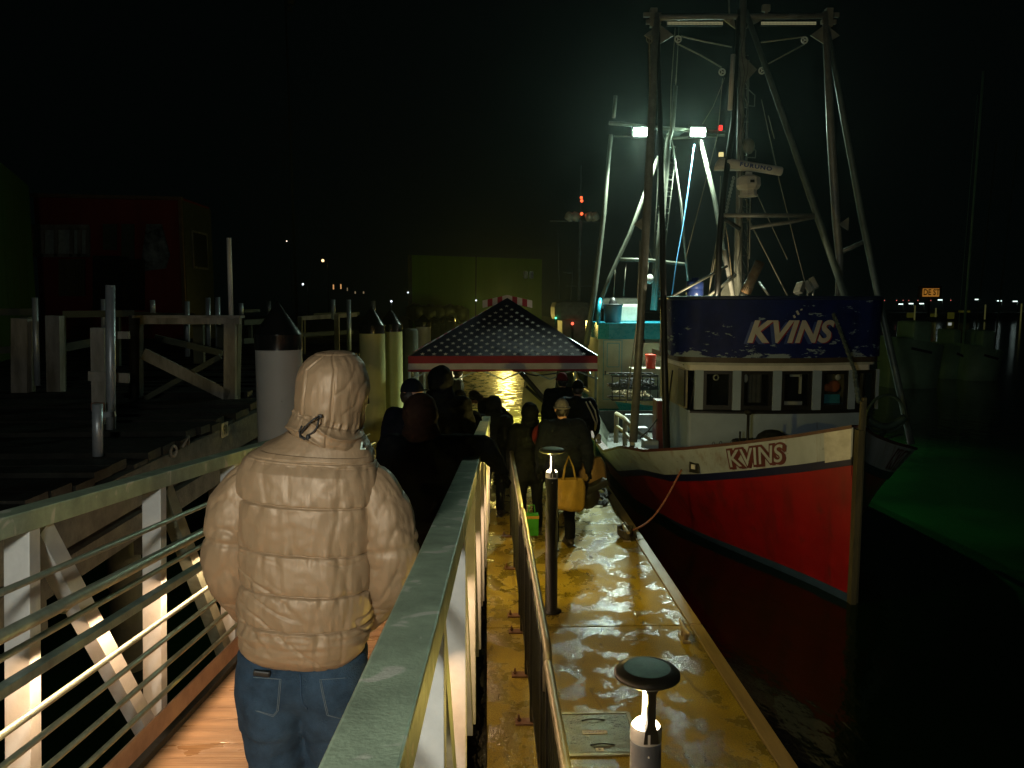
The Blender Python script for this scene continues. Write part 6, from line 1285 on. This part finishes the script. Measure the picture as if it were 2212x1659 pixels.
# --- sleeves in the same jacket
def sleeve(pts, rad, seed, side):
    P = [Vector(p) for p in pts]; N_ = 110; out = []
    cum = [0]
    for a, b_ in zip(P[:-1], P[1:]): cum.append(cum[-1]+(b_-a).length)
    for i in range(N_+1):
        s_ = cum[-1]*i/N_; x = float(np.interp(s_, cum, [p.x for p in P])); yv = float(np.interp(s_, cum, [p.y for p in P])); z = float(np.interp(s_, cum, [p.z for p in P])); out.append(Vector((x,yv,z)))
    for _ in range(14): out = [out[0]]+[(out[i-1]+out[i]*2+out[i+1])/4 for i in range(1, N_)]+[out[-1]]
    rws = []; n = 84; u0 = Vector((1,0,0))
    for i, c in enumerate(out):
        d = (out[min(i+1,N_)]-out[max(i-1,0)]).normalized(); u0 = (u0-d*u0.dot(d)).normalized(); w_ = d.cross(u0); f = i/N_; r = float(np.interp(f, [q for q, _ in rad], [q for _, q in rad])); rw = []
        for k in range(n):
            a = 2*math.pi*k/n; sl = math.sin(a+seed)
            ph = f*17+1.1*math.sin(a+.6*seed)+2.2*nz_(math.cos(a)*1.2, math.sin(a)*1.2, f*3+seed)
            wr = (1-abs(math.sin(ph)))**2.2                          # sharp valleys wound round the arm
            sm = math.exp(-((f-.36)/.012)**2)+math.exp(-((f-.64)/.012)**2)+math.exp(-((f-.86)/.012)**2)
            dd = -.009*wr*(.35+.9*abs(nz_(a, f*5, seed)))-.007*sm+.006*nz_(math.cos(a)*2.0, math.sin(a)*2.0, f*7+seed)+.003*nz_(math.cos(a)*7, math.sin(a)*7, f*26)
            rw.append(c+(u0*math.cos(a)+w_*math.sin(a))*(r+dd))
        rws.append(rw)
    jm.grid(rws, closed=True); jm.add(rws[-1]+[out[-1]], [(i, (i+1) % n, n) for i in range(n)]); jm.add(rws[0]+[out[0]], [((i+1) % n, i, n) for i in range(n)])
rad = [(0,.060),(.06,.076),(.2,.089),(.45,.086),(.6,.082),(.8,.074),(.95,.066),(1,.055)]
sleeve([Q(575,1035,0), Q(540,1050,0), Q(508,1112,-.01), Q(498,1190,-.02), Q(504,1240,.0), Q(535,1290,.08), Q(575,1335,.17)], rad, 1, -1)
sleeve([Q(772,1040,0), Q(806,1058,0), Q(832,1118,-.01), Q(845,1185,-.02), Q(838,1245,.0), Q(800,1300,.08), Q(765,1340,.17)], rad, 2.7, 1)
jk = jm.build('jacket', satin, man)
# --- collar and hood
hm2 = MB(); rows = []; N2 = 190
hp = [(757,0),(759,.030),(764,.052),(772,.070),(785,.086),(800,.096),(820,.1045),(845,.109),(865,.109),(885,.1065),(900,.102),(908,.098),(913,.097),(918,.100),(930,.107),(942,.112),(955,.112),(962,.106)]
cxh = [(757,722),(800,718),(850,717),(900,712),(930,706),(962,704)]
y = 757.0
while y <= 962:
    r = sum(prof(y+q_, hp) for q_ in (-9,-6,-3,0,3,6,9))/7 if 768 < y < 895 else prof(y, hp); cx = prof(y, cxh); row = []; c0 = Q(cx, y); c0.z = PY(cx, y, YMAN+.015-r*1.1).z
    for k in range(N2):
        a = 2*math.pi*k/N2; ca, sa = math.cos(a), math.sin(a); x_ = ca*r; y_ = sa*r*1.16
        dsp = 0
        back = sa < .3
        if back and r > .03:
            for xs, wd in ((-.060,.0025), (.024,.0025)):                       # two seams over the back of the hood
                xx = xs*(1.0 if y > 800 else max(.3,(y-757)/43)); dsp -= .009*math.exp(-((x_-xx)/wd)**2)*(1 if sa < 0 else 0); dsp += .0022*math.exp(-((x_-xx)/.014)**2)
        dsp += .0050*nz_(ca*2.0, sa*2.0, y*.018)+.0018*nz_(ca*6, sa*6, y*.05)
        if r > .03 and x_ > .03: dsp -= .0032*(1-abs(math.sin((y*.050+a*4.0)+1.5*nz_(a*2,1,y*.02))))**3*min(1,(y-790)/40 if y > 790 else 0)
        g = math.exp(-((y-911)/9)**2); dsp += g*(.0065*nz_(a*9, 0, y*.03)+.004*math.sin(a*23+2*math.sin(a*5)))
        if 914 < y: dsp += .011*(1-abs(math.sin(y*.085+1.2*math.sin(a*2)+2*nz_(ca,sa,y*.01))))**2-.004
        if y > 918: y_ -= .010
        row.append(Vector((c0.x+x_+ca*dsp, YMAN+.015+y_+sa*dsp, c0.z-.03*ca*(1 if y > 900 else 0))))
    rows.append(row); y += 1.6
hm2.grid(rows, closed=True); hd = hm2.build('hood', satin, man)
bm = bmesh.new(); bm.from_mesh(hd.data); o_ = Vector((0, YMAN+.085, 0))-ORG[hd.name]; kill = [f for f in bm.faces if f.calc_center_median().y > o_.y and f.calc_center_median().z > Q(700,925).z-ORG[hd.name].z]; bmesh.ops.delete(bm, geom=kill, context='FACES'); bm.to_mesh(hd.data); bm.free()
m = MB(); rim = []
for i in range(30):
    a = math.pi*i/29; rim.append(Vector((Q(717,860).x+.085*math.cos(a), YMAN+.098, Q(717,860).z-.03+.105*math.sin(a))))
m.path(rim, .012, 8); m.build('hood_rim', rubber, hd)
m = MB(); Yb = YMAN-.115
cord = [(690,899),(678,905),(664,917),(654,930),(649,940),(654,945),(664,941),(676,934),(684,924),(687,912),(689,903)]
m.path([PY(x, y, Yb-.008-.006*math.sin(i)) for i, (x, y) in enumerate(cord)], .0028, 8); m.path([PY(x, y, Yb-.012) for x, y in ((652,920),(646,932),(648,944),(657,949),(666,944))], .0028, 8)
m.box(PY(691,899,Yb-.004), (.013,.012,.010), bev=.003); m.ball(PY(665,945,Yb-.01), (.007,.006,.010), 8); m.build('drawcord', rubber, hd)
m = MB(); c = Q(781,962,-.06); m.box(c, (.005,.004,.022), (0,R(10),0)); m.box(c+Vector((.004,0,-.010)), (.016,.003,.004)); m.build('zip_pull', galv_top, jk)
# --- jeans
jn = MB(); NJ = 120
def leg(hip, knee, ankle, sd, seed):
    P = [hip+Vector((0,0,.13)), hip, hip.lerp(knee,.5), knee, knee.lerp(ankle,.5), ankle-Vector((0,0,.03))]; rw_ = []
    R0 = [.105,.108,.092,.074,.068,.070]; N_ = 130
    for i in range(N_+1):
        f = i/N_*(len(P)-1); k = min(len(P)-2, int(f)); q = f-k; c = P[k].lerp(P[k+1], q); r = R0[k]*(1-q)+R0[k+1]*q; row = []
        for j in range(NJ//2*1):
            a = 2*math.pi*j/(NJ//2); ca, sa = math.cos(a), math.sin(a)
            w_ = .008*nz_(ca*1.6+seed, sa*1.6, c.z*9)+.006*(-(1-abs(math.sin(c.z*26+sd*a*1.1+2*nz_(ca,sa,c.z*4))))**3)*(1.3 if i > 35 else .35)
            row.append(c+Vector((ca*(r+w_), sa*(r+w_)*1.08-(.012 if 10 < i < 40 and sa < 0 else 0), 0)))
        rw_.append(row)
    jn.grid(rw_, closed=True); nn = NJ//2; jn.add(rw_[0], [list(range(nn))]); jn.add(rw_[-1], [list(range(nn))[::-1]])
leg(HP['l'], KN['l'], AN['l'], -1, .3); leg(HP['r'], KN['r'], AN['r'], 1, 5.2)
jn.ball(pv-Vector((0,0,.035)), (.178,.125,.12), 30)
for n in 'lr': jn.ball(HP[n]+Vector((.012 if n=='l' else -.012,-.035,.035)), (.088,.085,.10), 24)
me = jn.mesh('jeans', denim); me = evaluate(me, [('REMESH', dict(mode='VOXEL', voxel_size=.009, use_smooth_shade=True)), ('SMOOTH', dict(factor=.5, iterations=4))]); me.materials.clear(); me.materials.append(denim); me.name = 'jeans'
me.polygons.foreach_set('use_smooth', [True]*len(me.polygons)); jeans = link_mesh('jeans', me, man)
# stitched pockets lie on the surface
from mathutils.bvhtree import BVHTree
bv = BVHTree.FromPolygons([v.co.copy()+ORG[jeans.name] for v in jeans.data.vertices], [tuple(p.vertices) for p in jeans.data.polygons])
def onj(x, y, off=.002):
    r = ray(x, y).normalized(); h = bv.ray_cast(EYE, r); 
    return (h[0]-r*off) if h[0] is not None else None
stm = mat('denim_stitch', (.10,.13,.15), .9); seam_m = mat('denim_seam', (.018,.045,.085), .9)
def stitch(pts, name, mt, r=.0016):
    full = []
    for (a, b_) in zip(pts[:-1], pts[1:]):
        n = max(2, int(math.hypot(b_[0]-a[0], b_[1]-a[1])/4)); full += [(a[0]+(b_[0]-a[0])*i/n, a[1]+(b_[1]-a[1])*i/n) for i in range(n)]
    full.append(pts[-1]); P = [onj(*p) for p in full]; P = [p for p in P if p is not None and abs(p.y-YMAN) < .4]
    if len(P) > 2: MB().path(P, r, 6).build(name, mt, jeans)
for dx in (0, 3.2):
    stitch([(547+dx,1463),(607-dx,1467),(601-dx,1535),(590,1548-dx),(552+dx,1535)], 'pocket_stitching', stm, .0011)
    stitch([(690+dx,1468),(748,1464)], 'pocket_stitching', stm, .0011); stitch([(690+dx,1468),(697+dx,1505),(706+dx,1545),(735,1552)], 'pocket_stitching', stm, .0011)
stitch([(648,1455),(650,1480),(650,1500),(654,1520),(664,1532)], 'seat_seam', seam_m, .0025)
c = onj(566,1453, .0) or Q(566,1453,-.1); MB().box(c, (.05,.02,.018), (0,R(8),0), bev=.005).build('wallet', black, jeans)
for n in 'lr':
    f = AN[n]; sh = MB(); sh.ball(f+Vector((0,.06,-.04)), (.055,.15,.048), 16); sh.ball(f, (.052,.06,.07), 12); sh.box(f+Vector((0,.05,-.075)), (.095,.28,.02), bev=.008); sh.build('shoe', shoe_m, man)
# ------------------------------------------------------------------ the lamp behind the photographer, on its post at the top of the gangway
lp = thing('lamp_post', (KEY_POS[0]-.25, KEY_POS[1]-.1, -1), 'lamp post at the top of the gangway behind the camera', 'lamp post')
MB().tube((KEY_POS[0]-.25, KEY_POS[1]-.1, -1), (KEY_POS[0]-.25, KEY_POS[1]-.1, KEY_POS[2]+.1), .05, n=12).build('pole', galv, lp)
MB().box((KEY_POS[0]-.1, KEY_POS[1]-.02, KEY_POS[2]+.14), (.36,.18,.05), bev=.01).build('lamp_head', black, lp)
lamp('lamp_post_light', 'POINT', KEY_POS, P_KEY, KEY_COL, .13)
# ================================================================== damp night air
m = bpy.data.materials.new('damp_air'); m.use_nodes = True; nt = m.node_tree; nt.nodes.clear()
v = nt.nodes.new('ShaderNodeVolumePrincipled'); v.inputs['Color'].default_value = (.75,.92,.85,1); v.inputs['Density'].default_value = .0007; v.inputs['Anisotropy'].default_value = .86
o = nt.nodes.new('ShaderNodeOutputMaterial'); nt.links.new(v.outputs[0], o.inputs['Volume'])
h = MB().box((0,150,14.5), (700,420,34)).build('haze', m); tag(h, 'thin damp air over the harbour', None, None, 'stuff')
